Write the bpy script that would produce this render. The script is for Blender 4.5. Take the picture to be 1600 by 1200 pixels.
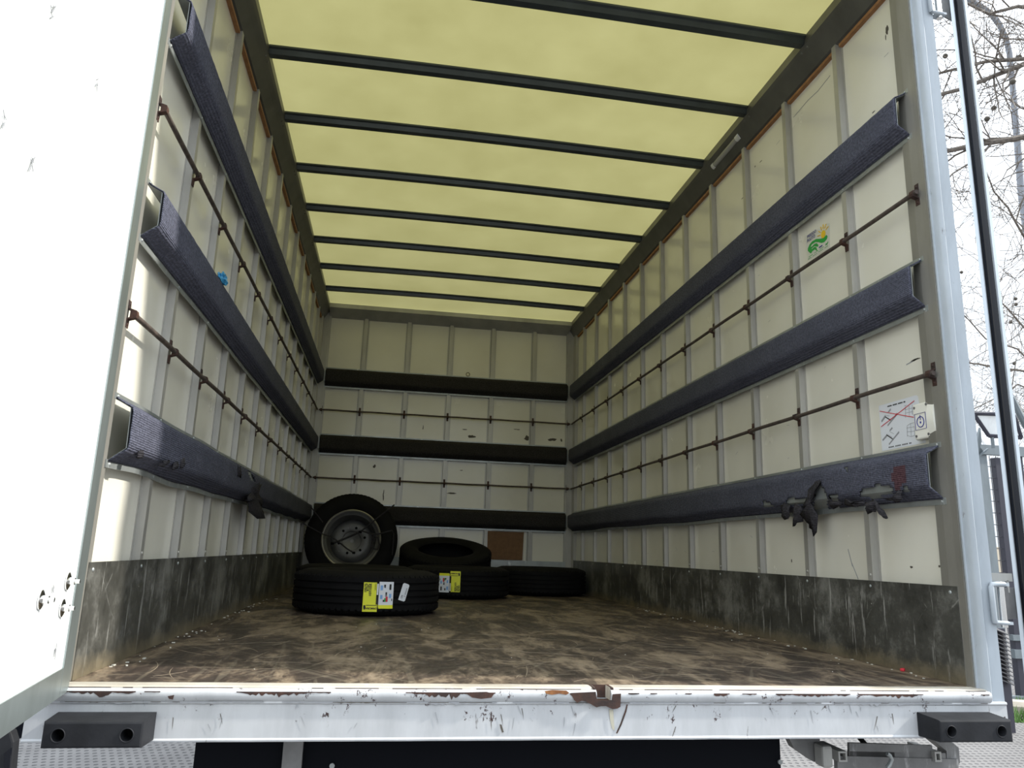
import bpy, bmesh, math, random
from math import sin, cos, pi, radians, sqrt, atan2
from mathutils import Vector, Matrix, noise

# ------------------------------------------------------------------ reset
for o in list(bpy.data.objects):
    bpy.data.objects.remove(o)
SC = bpy.context.scene
COL = SC.collection
S = 0.85            # plan units -> metres (a 195/75 R16 tyre is 0.70 m across)

# ------------------------------------------------------------------ camera
CAM = Vector((-0.4692, -2.0532, 0.3364))
YAW, PITCH, ROLL, FPX = -0.1533, 0.2198, 0.0323, 1171.607
fw = Vector((sin(-YAW)*cos(PITCH), cos(YAW)*cos(PITCH), sin(PITCH)))
rt = Vector((cos(YAW), sin(YAW), 0)); up = rt.cross(fw)
R2 = rt*cos(ROLL) + up*sin(ROLL)
U2 = -rt*sin(ROLL) + up*cos(ROLL)
cd = bpy.data.cameras.new('camera'); cam = bpy.data.objects.new('camera', cd); COL.objects.link(cam)
m = Matrix((R2, U2, -fw)).transposed().to_4x4(); m.translation = CAM*S
cam.matrix_world = m
cd.sensor_width = 36; cd.lens = FPX/1600*36; cd.clip_start = 0.02; cd.clip_end = 400
SC.camera = cam

# ------------------------------------------------------------------ light
W = bpy.data.worlds.new('sky'); SC.world = W; W.use_nodes = True
bg = W.node_tree.nodes['Background']; bg.inputs[0].default_value = (0.86, 0.93, 1.0, 1)
# hazy bright sky: about three times brighter overhead than at the horizon
_t = W.node_tree; _tc = _t.nodes.new('ShaderNodeTexCoord'); _sx = _t.nodes.new('ShaderNodeSeparateXYZ'); _t.links.new(_tc.outputs['Generated'], _sx.inputs[0])
_mr = _t.nodes.new('ShaderNodeMapRange'); _t.links.new(_sx.outputs[2], _mr.inputs[0])
for _i, _v in ((1, 0.0), (2, 1.0), (3, 1.38), (4, 4.6)): _mr.inputs[_i].default_value = _v
_t.links.new(_mr.outputs[0], bg.inputs[1])
sd = bpy.data.lights.new('sun', 'SUN'); sd.energy = 8.0; sd.angle = radians(1.6); sd.color = (1.0, 0.95, 0.86)
sun = bpy.data.objects.new('sun', sd); COL.objects.link(sun)
sun.rotation_euler = Vector((1.0, -0.136, 0.76)).to_track_quat('Z', 'Y').to_euler()
SC.view_settings.view_transform = 'Standard'; SC.view_settings.look = 'None'
SC.view_settings.exposure = -0.38; SC.view_settings.gamma = 1.0; SC.view_settings.use_curve_mapping = False

# ------------------------------------------------------------------ helpers: photo <-> plan space
def ray(u, v): return fw + R2*((u-800)/FPX) + U2*((600-v)/FPX)
def on(axis, val, u, v):
    d = ray(u, v); t = (val-CAM[axis])/d[axis]; return CAM + d*t
def at(u, v, depth): return CAM + ray(u, v)*depth
def px(P):
    d = Vector(P)-CAM; z = d.dot(fw); return (800+FPX*d.dot(R2)/z, 600-FPX*d.dot(U2)/z)
def inside(pt, poly):
    x, y = pt; c = False; n = len(poly)
    for i in range(n):
        x1, y1 = poly[i]; x2, y2 = poly[(i+1) % n]
        if (y1 > y) != (y2 > y) and x < (x2-x1)*(y-y1)/(y2-y1)+x1: c = not c
    return c

# ------------------------------------------------------------------ helpers: mesh
class MB:
    def __init__(s): s.v = []; s.f = []
    def add(s, vs, fs):
        k = len(s.v); s.v += [Vector(p) for p in vs]; s.f += [tuple(i+k for i in f) for f in fs]; return s
    def box(s, a, b, rot=None, ctr=None):
        x0, y0, z0 = a; x1, y1, z1 = b
        vs = [Vector(p) for p in ((x0,y0,z0),(x1,y0,z0),(x1,y1,z0),(x0,y1,z0),(x0,y0,z1),(x1,y0,z1),(x1,y1,z1),(x0,y1,z1))]
        if rot is not None:
            c = Vector(ctr) if ctr else sum(vs, Vector())/8
            vs = [c+rot@(p-c) for p in vs]
        return s.add(vs, [(0,3,2,1),(4,5,6,7),(0,1,5,4),(1,2,6,5),(2,3,7,6),(3,0,4,7)])
    def beam(s, a, b, w, h, upv=(0,0,1)):          # rectangular bar between two points
        a = Vector(a); b = Vector(b); d = (b-a).normalized(); r = d.cross(Vector(upv)).normalized(); u = r.cross(d)
        vs = [p+r*i*w/2+u*j*h/2 for p in (a, b) for i, j in ((-1,-1),(1,-1),(1,1),(-1,1))]
        return s.add(vs, [(3,2,1,0),(4,5,6,7),(0,1,5,4),(1,2,6,5),(2,3,7,6),(3,0,4,7)])
    def sweep(s, prof, fn, ts, closed=True, caps=True):   # prof: list of (a,b); fn(t,a,b)->point
        n = len(prof); vs = []; fs = []
        for t in ts: vs += [fn(t, a, b) for a, b in prof]
        for i in range(len(ts)-1):
            for j in range(n if closed else n-1):
                k = (j+1) % n; fs.append((i*n+j, i*n+k, (i+1)*n+k, (i+1)*n+j))
        if closed and caps:
            fs.append(tuple(range(n-1, -1, -1))); fs.append(tuple((len(ts)-1)*n+j for j in range(n)))
        return s.add(vs, fs)
    def tube(s, pts, r, n=8, caps=True):
        pts = [Vector(p) for p in pts]; rr = r if isinstance(r, (list, tuple)) else [r]*len(pts)
        vs = []; fs = []; ref = None
        for i, p in enumerate(pts):
            d = (pts[min(i+1, len(pts)-1)]-pts[max(i-1, 0)]).normalized()
            if ref is None: ref = d.orthogonal().normalized()
            ref = (ref-d*ref.dot(d)).normalized(); q = d.cross(ref)
            vs += [p+(ref*cos(2*pi*k/n)+q*sin(2*pi*k/n))*rr[i] for k in range(n)]
        for i in range(len(pts)-1):
            for k in range(n):
                fs.append((i*n+k, i*n+(k+1) % n, (i+1)*n+(k+1) % n, (i+1)*n+k))
        if caps: fs.append(tuple(range(n-1, -1, -1))); fs.append(tuple((len(pts)-1)*n+k for k in range(n)))
        return s.add(vs, fs)
    def lathe(s, prof, n=64, closed=True):         # prof: (r,z) about z
        m_ = len(prof); vs = []; fs = []
        for i in range(n):
            a = 2*pi*i/n; vs += [(r*cos(a), r*sin(a), z) for r, z in prof]
        for i in range(n):
            i2 = (i+1) % n
            for j in range(m_ if closed else m_-1):
                k = (j+1) % m_; fs.append((i*m_+j, i2*m_+j, i2*m_+k, i*m_+k))
        return s.add(vs, fs)
    def poly(s, pts, nrm, th):                     # flat polygon with thickness
        pts = [Vector(p) for p in pts]; nrm = Vector(nrm).normalized()*th; n = len(pts)
        return s.add(pts+[p+nrm for p in pts], [tuple(range(n)), tuple(n+i for i in range(n-1, -1, -1))]+[(i, n+i, n+(i+1) % n, (i+1) % n) for i in range(n)])
    def dome(s, c, nrm, r, h=None, n=8):
        c = Vector(c); nrm = Vector(nrm).normalized(); a = nrm.orthogonal().normalized(); b = nrm.cross(a); h = h or r*.6
        vs = []; 
        for q in range(3):
            rr = r*cos(q*pi/6); vs += [c+nrm*h*sin(q*pi/6)*1.0+(a*cos(2*pi*k/n)+b*sin(2*pi*k/n))*rr for k in range(n)]
        vs.append(c+nrm*h)
        fs = [(q*n+k, q*n+(k+1) % n, (q+1)*n+(k+1) % n, (q+1)*n+k) for q in range(2) for k in range(n)]+[(2*n+k, 2*n+(k+1) % n, 3*n) for k in range(n)]
        return s.add(vs, fs)
    def build(s, name, mat, parent=None, smooth=False, local=False, bevel=0, solid=0, fix=True):
        if parent is not None: org = parent.get('_o', (0,0,0)); org = Vector(org)
        elif local: org = Vector((0,0,0))
        else:
            xs = [p.x for p in s.v]; ys = [p.y for p in s.v]; zs = [p.z for p in s.v]
            org = Vector(((min(xs)+max(xs))/2, (min(ys)+max(ys))/2, min(zs)))
        if local: org_l = Vector((0,0,0))
        else: org_l = org
        me = bpy.data.meshes.new(name); me.from_pydata([(p-org_l)*S for p in s.v], [], s.f); me.materials.append(mat)
        if fix:
            bm = bmesh.new(); bm.from_mesh(me); bmesh.ops.recalc_face_normals(bm, faces=bm.faces); bm.to_mesh(me); bm.free()
        if smooth:
            me.polygons.foreach_set('use_smooth', [True]*len(me.polygons))
        o = bpy.data.objects.new(name, me); COL.objects.link(o)
        if parent is not None: o.parent = parent; o['_o'] = tuple(org)
        else: o.location = org*S; o['_o'] = tuple(org)
        if solid: md = o.modifiers.new('t', 'SOLIDIFY'); md.thickness = solid*S; md.offset = 0
        if bevel: md = o.modifiers.new('b', 'BEVEL'); md.width = bevel*S; md.segments = 2; md.limit_method = 'ANGLE'; md.angle_limit = radians(35)
        if smooth and not solid:
            md = o.modifiers.new('e', 'EDGE_SPLIT'); md.split_angle = radians(40)
        return o
def tag(o, label=None, cat=None, group=None, kind=None):
    if label: o['label'] = label
    if cat: o['category'] = cat
    if group: o['group'] = group
    if kind: o['kind'] = kind
    return o
def struct(o, label=None): o['kind'] = 'structure'; return tag(o, label, None)
def thing(name, loc, label, cat, group=None, rot=(0,0,0)):
    o = bpy.data.objects.new(name, None); COL.objects.link(o); o.location = Vector(loc)*S; o.rotation_euler = rot
    o['_o'] = tuple(loc); o.empty_display_size = .1
    return tag(o, label, cat, group)
def text_mesh(txt, size, align='LEFT', bold=0.0):
    c = bpy.data.curves.new('t', 'FONT'); c.body = txt; c.size = size; c.align_x = align; c.offset = bold; c.resolution_u = 3
    o = bpy.data.objects.new('t', c); COL.objects.link(o)
    dg = bpy.context.evaluated_depsgraph_get(); me = bpy.data.meshes.new_from_object(o.evaluated_get(dg))
    vs = [v.co.copy() for v in me.vertices]; fs = [tuple(p.vertices) for p in me.polygons]
    bpy.data.objects.remove(o); bpy.data.curves.remove(c); bpy.data.meshes.remove(me)
    return vs, fs

# ------------------------------------------------------------------ materials
def mat(name, col, rough=.5, metal=0., spec=.5):
    m_ = bpy.data.materials.new(name); m_.use_nodes = True; b = m_.node_tree.nodes['Principled BSDF']
    b.inputs['Base Color'].default_value = (*col, 1); b.inputs['Roughness'].default_value = rough
    b.inputs['Metallic'].default_value = metal; b.inputs['Specular IOR Level'].default_value = spec
    return m_
class N:
    def __init__(s, m_): s.m = m_; s.t = m_.node_tree; s.b = s.t.nodes.get('Principled BSDF'); s.co = s.t.nodes.new('ShaderNodeTexCoord').outputs['Object']
    def n(s, k, **kw):
        x = s.t.nodes.new('ShaderNode'+k)
        for a, b in kw.items(): setattr(x, a, b)
        return x
    def l(s, a, b): s.t.links.new(a, b)
    def map(s, scale=(1,1,1), rot=(0,0,0), co=None):
        x = s.n('Mapping'); x.inputs['Scale'].default_value = scale; x.inputs['Rotation'].default_value = rot; s.l(co or s.co, x.inputs[0]); return x.outputs[0]
    def noise(s, sc, det=4, rough=.55, vec=None, dist=0):
        x = s.n('TexNoise'); x.inputs['Scale'].default_value = sc; x.inputs['Detail'].default_value = det; x.inputs['Roughness'].default_value = rough; x.inputs['Distortion'].default_value = dist
        s.l(vec or s.co, x.inputs['Vector']); return x.outputs['Fac']
    def ramp(s, fac, stops):
        x = s.n('ValToRGB'); e = x.color_ramp.elements
        while len(e) < len(stops): e.new(.5)
        for i, (p, c) in enumerate(stops):
            e[i].position = p; e[i].color = (*c, 1) if isinstance(c, tuple) else (c, c, c, 1)
        s.l(fac, x.inputs[0]); return x.outputs[0]
    def mix(s, f, a, b, mode='MIX'):
        x = s.n('Mix', data_type='RGBA', blend_type=mode)
        for i, q in ((0, f), (6, a), (7, b)):
            if isinstance(q, (int, float)): x.inputs[i].default_value = q
            elif isinstance(q, tuple): x.inputs[i].default_value = (*q, 1)
            else: s.l(q, x.inputs[i])
        return x.outputs[2]
    def bump(s, h, strength=.3, dist=.005):
        x = s.n('Bump'); x.inputs['Strength'].default_value = strength; x.inputs['Distance'].default_value = dist; s.l(h, x.inputs['Height']); s.l(x.outputs[0], s.b.inputs['Normal'])
    def base(s, c): s.l(c, s.b.inputs['Base Color'])
    def sep(s, co=None):
        x = s.n('SeparateXYZ'); s.l(co or s.co, x.inputs[0]); return x.outputs
    def math(s, op, a, b=0., c=None):
        x = s.n('Math', operation=op)
        for i, q in enumerate((a, b) if c is None else (a, b, c)):
            if isinstance(q, (int, float)): x.inputs[i].default_value = q
            else: s.l(q, x.inputs[i])
        return x.outputs[0]

M = {}
def mk_panel():
    m_ = mat('cream_panel', (.72, .70, .58), .2, 0, .5); n = N(m_)
    a = n.noise(2.5, 3, .5); c1 = n.ramp(a, [(.3, (.68, .66, .575)), (.7, (.76, .745, .665))])
    d = n.noise(26, 8, .7, n.map((1, 1, .5))); k = n.ramp(d, [(.68, 0.), (.76, .45)])
    c2 = n.mix(k, c1, (.18, .16, .13))
    n.base(c2); r = n.noise(6, 4, .6); n.l(n.ramp(r, [(.3, .13), (.8, .32)]), n.b.inputs['Roughness'])
    n.bump(n.noise(1.4, 2, .4), .12, .02); return m_
def mk_galv(name, base, dark, rough=.45, metal=.55):
    m_ = mat(name, base, rough, metal); n = N(m_)
    a = n.noise(5, 8, .65); c = n.ramp(a, [(.3, dark), (.68, base)])
    s_ = n.noise(30, 6, .75, n.map((1, 1, .22), (.2, .1, .0))); k = n.ramp(s_, [(.60, 0.), (.72, .5)])
    c = n.mix(k, c, tuple(min(1, x*2.3) for x in base))
    n.base(c); n.l(n.ramp(n.noise(9, 5, .6), [(.3, rough-.1), (.8, rough+.15)]), n.b.inputs['Roughness']); return m_
def mk_alu(name, col, rough=.42, metal=.6):
    m_ = mat(name, col, rough, metal); n = N(m_)
    a = n.noise(8, 6, .6, n.map((1, 1, .3))); n.base(n.ramp(a, [(.3, tuple(x*.72 for x in col)), (.65, col)])); return m_
def mk_carpet(name, col):
    m_ = mat(name, col, .95, 0, .15); n = N(m_)
    a = n.noise(140, 3, .7); b = n.noise(7, 4, .6)
    c = n.ramp(a, [(.3, tuple(x*.5 for x in col)), (.7, tuple(x*1.45 for x in col))])
    c = n.mix(n.ramp(b, [(.35, 0.), (.8, .45)]), c, tuple(x*.55 for x in col)); n.base(c)
    w = n.n('TexWave', wave_type='BANDS', bands_direction='Z'); w.inputs['Scale'].default_value = 60; w.inputs['Distortion'].default_value = 1.5; n.l(n.co, w.inputs[0])
    n.bump(n.math('ADD', a, n.math('MULTIPLY', w.outputs['Fac'], .5)), .8, .003)
    n.b.inputs['Specular IOR Level'].default_value = .05
    return m_
def mk_floor():
    m_ = mat('worn_plywood', (.06, .045, .035), .6); n = N(m_)
    a = n.noise(3.2, 10, .72, n.map((1.7, .75, 1)), .8)
    fine = n.noise(22, 9, .78, n.map((1.7, .55, 1)))
    mx = n.math('ADD', n.math('MULTIPLY', a, .68), n.math('MULTIPLY', fine, .32))
    c = n.ramp(mx, [(.44, (.034, .025, .021)), (.495, (.066, .048, .037)), (.515, (.112, .084, .060)), (.59, (.24, .186, .130))])
    for rz, sc, off in ((.9, 14, .65), (-1.1, 17, .66), (1.5, 12, .65), (-.5, 15, .665)):
        s_ = n.noise(sc, 2, .4, n.map((.16, 4.0, 1), co=n.map(rot=(0, 0, rz)))); c = n.mix(n.ramp(s_, [(off-.01, 0.), (off+.03, .16)]), c, (.30, .26, .19))
    n.base(c); n.l(n.ramp(fine, [(.3, .42), (.7, .7)]), n.b.inputs['Roughness']); n.bump(fine, .25, .003); return m_
def mk_roof():
    m_ = bpy.data.materials.new('translucent_fibreglass'); m_.use_nodes = True; t = m_.node_tree; t.nodes.clear()
    n = N(m_); out = n.n('OutputMaterial'); tr = n.n('BsdfTranslucent'); df = n.n('BsdfPrincipled'); mx = n.n('MixShader')
    a = n.noise(3, 8, .6); c = n.ramp(a, [(.3, (.245, .226, .092)), (.7, (.297, .277, .122))]); n.l(c, tr.inputs[0])
    df.inputs['Base Color'].default_value = (.16, .155, .10, 1); df.inputs['Roughness'].default_value = .35
    mx.inputs[0].default_value = .45; n.l(df.outputs[0], mx.inputs[2]); n.l(tr.outputs[0], mx.inputs[1])
    lw = n.n('LayerWeight'); lw.inputs['Blend'].default_value = .5; fw_ = n.math('MULTIPLY_ADD', n.math('POWER', lw.outputs['Facing'], 3.), .92, .03); gl = n.n('BsdfGlossy'); gl.inputs['Roughness'].default_value = .35; gl.inputs['Color'].default_value = (.8, .8, .75, 1)
    m2 = n.n('MixShader'); n.l(fw_, m2.inputs[0]); n.l(mx.outputs[0], m2.inputs[1]); n.l(gl.outputs[0], m2.inputs[2]); n.l(m2.outputs[0], out.inputs[0]); return m_
def mk_paint(name, col, rough=.35, chips=True, zt=None):
    m_ = mat(name, col, rough); n = N(m_)
    a = n.noise(9, 7, .65, n.map((1.6, 1, .35))); c = n.ramp(a, [(.3, tuple(x*.80 for x in col)), (.6, col)])
    if chips:
        s_ = n.noise(34, 5, .65, n.map((1.4, 1, .35), (0, .35, 0))); c = n.mix(n.ramp(s_, [(.66, 0.), (.72, .75)]), c, (.10, .085, .08))
    if zt is not None:                       # chipped, rusting top lip of the beam
        z = n.sep()[2]; e = n.math('SUBTRACT', z, zt*S)
        edge = n.ramp(n.math('MULTIPLY', e, 60), [(.0, 0.), (1., 1.)])
        nn = n.noise(34, 9, .8, n.map((1, 1, .7)))
        k = n.ramp(n.math('ADD', nn, n.math('MULTIPLY', edge, .09)), [(.69, 0.), (.70, 1.)])
        c = n.mix(k, c, (.045, .022, .022))
    n.base(c); return m_
def mk_rust(name='rusty_steel', c0=(.030, .020, .019), c1=(.085, .040, .028)):
    m_ = mat(name, c0, .75, .2); n = N(m_); n.base(n.ramp(n.noise(30, 6, .7), [(.35, c0), (.65, c1)])); n.bump(n.noise(80, 4, .7), .4, .002); return m_
def mk_rubber(name, col=(.012, .012, .013), rough=.6):
    m_ = mat(name, col, rough, 0, .18); n = N(m_); n.base(n.ramp(n.noise(12, 6, .6), [(.3, tuple(x*.7 for x in col)), (.75, tuple(x*1.6 for x in col))])); n.bump(n.noise(60, 3, .6), .2, .002); return m_
def mk_pavers():
    m_ = mat('grid_pavers', (.5, .48, .46), .8); n = N(m_)
    x, y, z = n.sep()
    def per(q, p, k=0.): 
        f = n.math('FRACT', n.math('ADD', n.math('DIVIDE', q, p), k)); return n.math('ABSOLUTE', n.math('SUBTRACT', f, .5))
    row = n.math('FLOOR', n.math('DIVIDE', y, .06)); sh = n.math('MULTIPLY', row, .5)
    fx = n.math('ABSOLUTE', n.math('SUBTRACT', n.math('FRACT', n.math('ADD', n.math('DIVIDE', x, .045), sh)), .5)); fy = per(y, .06)
    r = n.math('SQRT', n.math('ADD', n.math('POWER', n.math('MULTIPLY', fx, 1.0), 2.), n.math('POWER', n.math('MULTIPLY', fy, 1.2), 2.)))
    hole = n.ramp(r, [(.20, 1.), (.30, 0.)])
    lines = n.ramp(per(y, .72), [(.0, 0.), (.485, 0.), (.492, .7)])
    c = n.ramp(n.noise(3, 6, .6), [(.3, (.115, .110, .110)), (.7, (.16, .155, .153))])
    c = n.mix(hole, c, (.052, .050, .052)); c = n.mix(lines, c, (.10, .095, .09)); n.base(c); n.bump(n.math('SUBTRACT', 1., hole), .8, .012); return m_
M["panel"] = mk_panel()
def mk_sheet():
    m_ = mat('scuffed_steel_sheet', (.1, .1, .09), .42, .15); n = N(m_)
    a = n.noise(4.5, 9, .72); c = n.ramp(a, [(.36, (.038, .038, .034)), (.5, (.078, .078, .070)), (.64, (.21, .21, .195))])
    for rx_, sc, off in ((0., 26, .60), (.7, 22, .66), (-.8, 20, .66)):
        t = n.noise(sc, 5, .7, n.map((1.6, 1.6, .16), co=n.map(rot=(rx_, 0, 0)))); c = n.mix(n.ramp(t, [(off, 0.), (off+.06, .6)]), c, (.46, .46, .44))
    z = n.sep()[2]; g_ = n.math('ADD', n.math('MULTIPLY', z, -9.), n.math('MULTIPLY', n.noise(9, 5, .7), 1.1))
    c = n.mix(n.ramp(g_, [(.15, 0.), (.55, .75)]), c, (.19, .155, .095))
    n.base(c); n.l(n.ramp(a, [(.3, .35), (.7, .55)]), n.b.inputs['Roughness']); return m_
M['galv'] = mk_sheet(); M['skin'] = mat('white_outer_skin', (.8, .8, .8), .4)
M['flange'] = mk_galv('galvanised_strip', (.42, .45, .45), (.25, .27, .27), .4, .5)
M['stud'] = mk_alu('aluminium_stud', (.47, .46, .425), .4, .35); M['railback'] = mk_carpet('dark_rail_felt', (.036, .034, .033)); M['post'] = mk_alu('grey_channel', (.30, .29, .26), .5, .4)  # railback: bulkhead rails get a darker carpet colour than the side rails
M['cove'] = mk_alu('dark_anodised', (.16, .16, .145), .42, .5); M['bow'] = mk_alu('dark_bow', (.06, .072, .075), .35, .4)
M['carpet'] = mk_carpet('blue_grey_carpet', (.096, .101, .137)); M['tear'] = mk_carpet('torn_felt', (.045, .043, .048))
M['floor'] = mk_floor(); M['roof'] = mk_roof()
M['beam'] = mk_paint('white_beam_paint', (.49, .505, .525), .35, True, .030); M['frame'] = mk_paint('frame_paint', (.40, .445, .49), .35)
M['doorwhite'] = mk_paint('door_white', (.84, .87, .88), .3, False); M['alu'] = mk_alu('door_alu', (.36, .41, .41), .4, .75)
M['edgewhite'] = mat('pale_edge_and_highlight', (.62, .68, .74), .25, .3); M['rust'] = mk_rust(); M['rust2'] = mk_rust('orange_rust', (.16, .06, .03), (.34, .15, .05)); M['rod'] = mk_rust('dull_rod', (.045, .036, .032), (.11, .085, .072))
M['tyre'] = mk_rubber('tyre_rubber', (.0045, .0045, .005), .8); M['buffer'] = mk_rubber('buffer_rubber', (.017, .018, .021), .6); M['black'] = mat('matt_black', (.003, .003, .003), .8, 0, .1)
M['wood'] = mk_rust('orange_timber', (.24, .115, .045), (.36, .18, .075)); M['wood'].node_tree.nodes['Principled BSDF'].inputs['Metallic'].default_value = 0
M['pavers'] = mk_pavers(); M['chrome'] = mat('chrome', (.75, .75, .74), .18, 1.); M['seal'] = mat('gloss_seal', (.004, .005, .009), .25, 0, .35)
M['yellow'] = mat('label_yellow', (.78, .80, .03), .45); M['white'] = mat('label_white', (.72, .75, .80), .45); M['ink'] = mat('ink_black', (.01, .01, .012), .6)
M['blueink'] = mat('blue_ink', (.03, .035, .25), .5); M['green'] = mat('sticker_green', (.01, .33, .05), .45); M['sunyellow'] = mat('sticker_yellow', (.80, .52, .02), .45)
M['red'] = mat('red_ink', (.60, .03, .05), .5); M['lblue'] = mat('light_blue_ink', (.22, .42, .75), .5); M['greyink'] = mat('grey_ink', (.30, .31, .33), .5)
M['plastic'] = mat('white_plastic', (.80, .79, .72), .35); M['rim'] = mk_galv('grey_wheel_paint', (.17, .17, .17), (.09, .09, .09), .5, .2); M['bright'] = mat('worn_rim_edge', (.30, .29, .26), .35, .6)
M['gate'] = mk_paint('gate_grey', (.17, .20, .22), .5, False); M['gatedark'] = mat('gate_dark', (.03, .03, .045), .5); M['wire'] = mat('wire', (.08, .08, .09), .6)
M['bark'] = mk_rust('bark', (.10, .085, .075), (.22, .19, .16)); M['bark'].node_tree.nodes['Principled BSDF'].inputs['Metallic'].default_value = 0
M['pole'] = mk_alu('galvanised_pole', (.30, .32, .36), .5, .3); M['card'] = mk_rust('brown_board', (.13, .065, .03), (.19, .10, .045)); M['card'].node_tree.nodes['Principled BSDF'].inputs['Metallic'].default_value = 0
M['curb'] = mk_galv('concrete', (.42, .38, .32), (.26, .23, .19), .85, 0.); M['grass'] = mat('grass', (.07, .16, .03), .8); M['bluebag'] = mat('blue_film', (.05, .30, .55), .35)
M['bag'] = mat('grey_film', (.35, .34, .32), .5); M['steel'] = mk_galv('dull_steel', (.26, .26, .26), (.11, .11, .11), .5, .4); M['undercoat'] = mat('undercoat', (.004, .005, .008), .7, 0, .1)
M['stain'] = mat('dark_stain', (.085, .075, .06), .8); M['redstain'] = mk_carpet('stained_carpet', (.095, .052, .062)); M['cap'] = mat('lamp_cap', (.62, .63, .62), .35); M['lens'] = mat('lamp_lens', (.34, .34, .31), .25)
M['bracket'] = mk_alu('bracket_steel', (.42, .42, .40), .5, .2); M['sill'] = mk_galv('worn_sill_strip', (.60, .58, .53), (.40, .36, .30), .5, .1); M['far'] = mat('far_wall', (.55, .48, .38), .8)

# ------------------------------------------------------------------ body dimensions (plan units)
HW = 1.2; DP = .0246; L = 4.858; PX = HW+DP; ZR = 2.527; ST = .4072; Y1 = .4
studs = [Y1+i*ST for i in range(11)]
ZS = .277

# floor, roof, walls
fl = MB().box((-1.235, -.012, -.03), (1.235, L+.03, 0)).build('floor', M['floor']); struct(fl)
roof = MB()
nx, ny = 30, 60
vs = []; fs = []
for j in range(ny+1):
    for i in range(nx+1):
        x = -1.23+2.46*i/nx; y = -.05+(L+.08)*j/ny
        vs.append((x, y, ZR+.012*cos(x/1.23*pi/2)+.0025*noise.noise(Vector((x*2, y*2, 0)))))
for j in range(ny):
    for i in range(nx): k = j*(nx+1)+i; fs.append((k, k+1, k+nx+2, k+nx+1))
ceiling = roof.add(vs, fs).build('ceiling', M['roof'], smooth=True); struct(ceiling)
ceiling.modifiers.clear()
wl = struct(MB().box((-PX-.02, .0, 0), (-PX, L+.02, ZR)).build('wall_left', M['panel']))
wr = struct(MB().box((PX, .0, 0), (PX+.02, L+.02, ZR)).build('wall_right', M['panel']))
wb = struct(MB().box((-PX, L+DP, 0), (PX, L+DP+.02, ZR)).build('wall_back', M['panel']))
MB().box((-PX-.04, -.04, 0), (-PX-.0201, L+.06, ZR)).build('outer_skin', M['skin'], wl)
MB().box((PX+.0201, -.04, 0), (PX+.04, L+.06, ZR)).build('outer_skin', M['skin'], wr)
MB().box((-PX-.04, L+DP+.021, 0), (PX+.04, L+DP+.045, ZR)).build('outer_skin', M['skin'], wb)
# hat-section studs
def stud(side, y, w=.028):
    g = MB(); e = .013
    pr = [(-w/2-e, 0), (-w/2-e, .002), (-w/2-.002, .002), (-w/2, DP), (w/2, DP), (w/2+.002, .002), (w/2+e, .002), (w/2+e, 0)]
    if side: g.sweep(pr, lambda t, a, b: (side*(PX-b), y+a, t), [0.002, ZR-.002])
    else: g.sweep(pr, lambda t, a, b: (y+a, L+DP-b, t), [0.002, ZR-.002])
    if side:
        for z in (ZS+.02, .20): g.dome((side*HW, y, z), (-side, 0, 0), .006)
    return g
for y in studs:
    stud(1, y+.014).build('stud', M['stud'], wr); stud(-1, y+.014).build('stud', M['stud'], wl)
for x in (-.806, -.402, 0, .405, .81): stud(0, x, .034).build('stud', M['stud'], wb)
for sd_ in (-1, 1):
    MB().box((sd_*1.15-.02, L-.002, 0), (sd_*1.15+.02, L+DP, ZR-.002)).build('stud', M['stud'], wb)

# skirting
def skirting(name, a, b, mp, zt=ZS):
    g = MB(); n_ = 40; pr = [(0, .0), (0, zt), (.003, zt), (.004, 0.)]
    g.sweep(pr, mp, [a+(b-a)*i/n_ for i in range(n_+1)])
    return g
bl = struct(skirting('l', 0., L-.004, lambda t, a, b: (-HW+a*1.0, t, b+.0005)).build('baseboard_left', M['galv']))
br = struct(skirting('r', 0., L-.004, lambda t, a, b: (HW-a*1.0, t, b+.0005)).build('baseboard_right', M['galv']))
bb = struct(skirting('b', -HW+.006, HW-.006, lambda t, a, b: (t, L-a, b+.0005), .258).build('baseboard_back', M['flange']))
for side, par in ((-1, bl), (1, br)):
    g = MB()
    for y in [.03]+[q+.014 for q in studs]: g.dome((side*(HW-.003), y, ZS-.018), (-side, 0, 0), .006)
    g.build('rivet', M['flange'], par, smooth=True)

# corner posts front bulkhead
for i, side in enumerate((-1, 1)):
    pr = [(side*PX, L-.10), (side*(HW-.004), L-.10), (side*(HW-.004), L-.012), (side*(HW-.055), L-.012), (side*(HW-.055), L+DP), (side*PX, L+DP)]
    g = MB().sweep(pr, lambda t, a, b: (a, b, t), [.0, ZR-.003])
    for k in range(12): g.dome((side*(HW-.004), L-.055, .35+k*.17), (-side, 0, 0), .005)
    struct(g.build('trim_%d' % (1+i), M['stud']))

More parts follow.
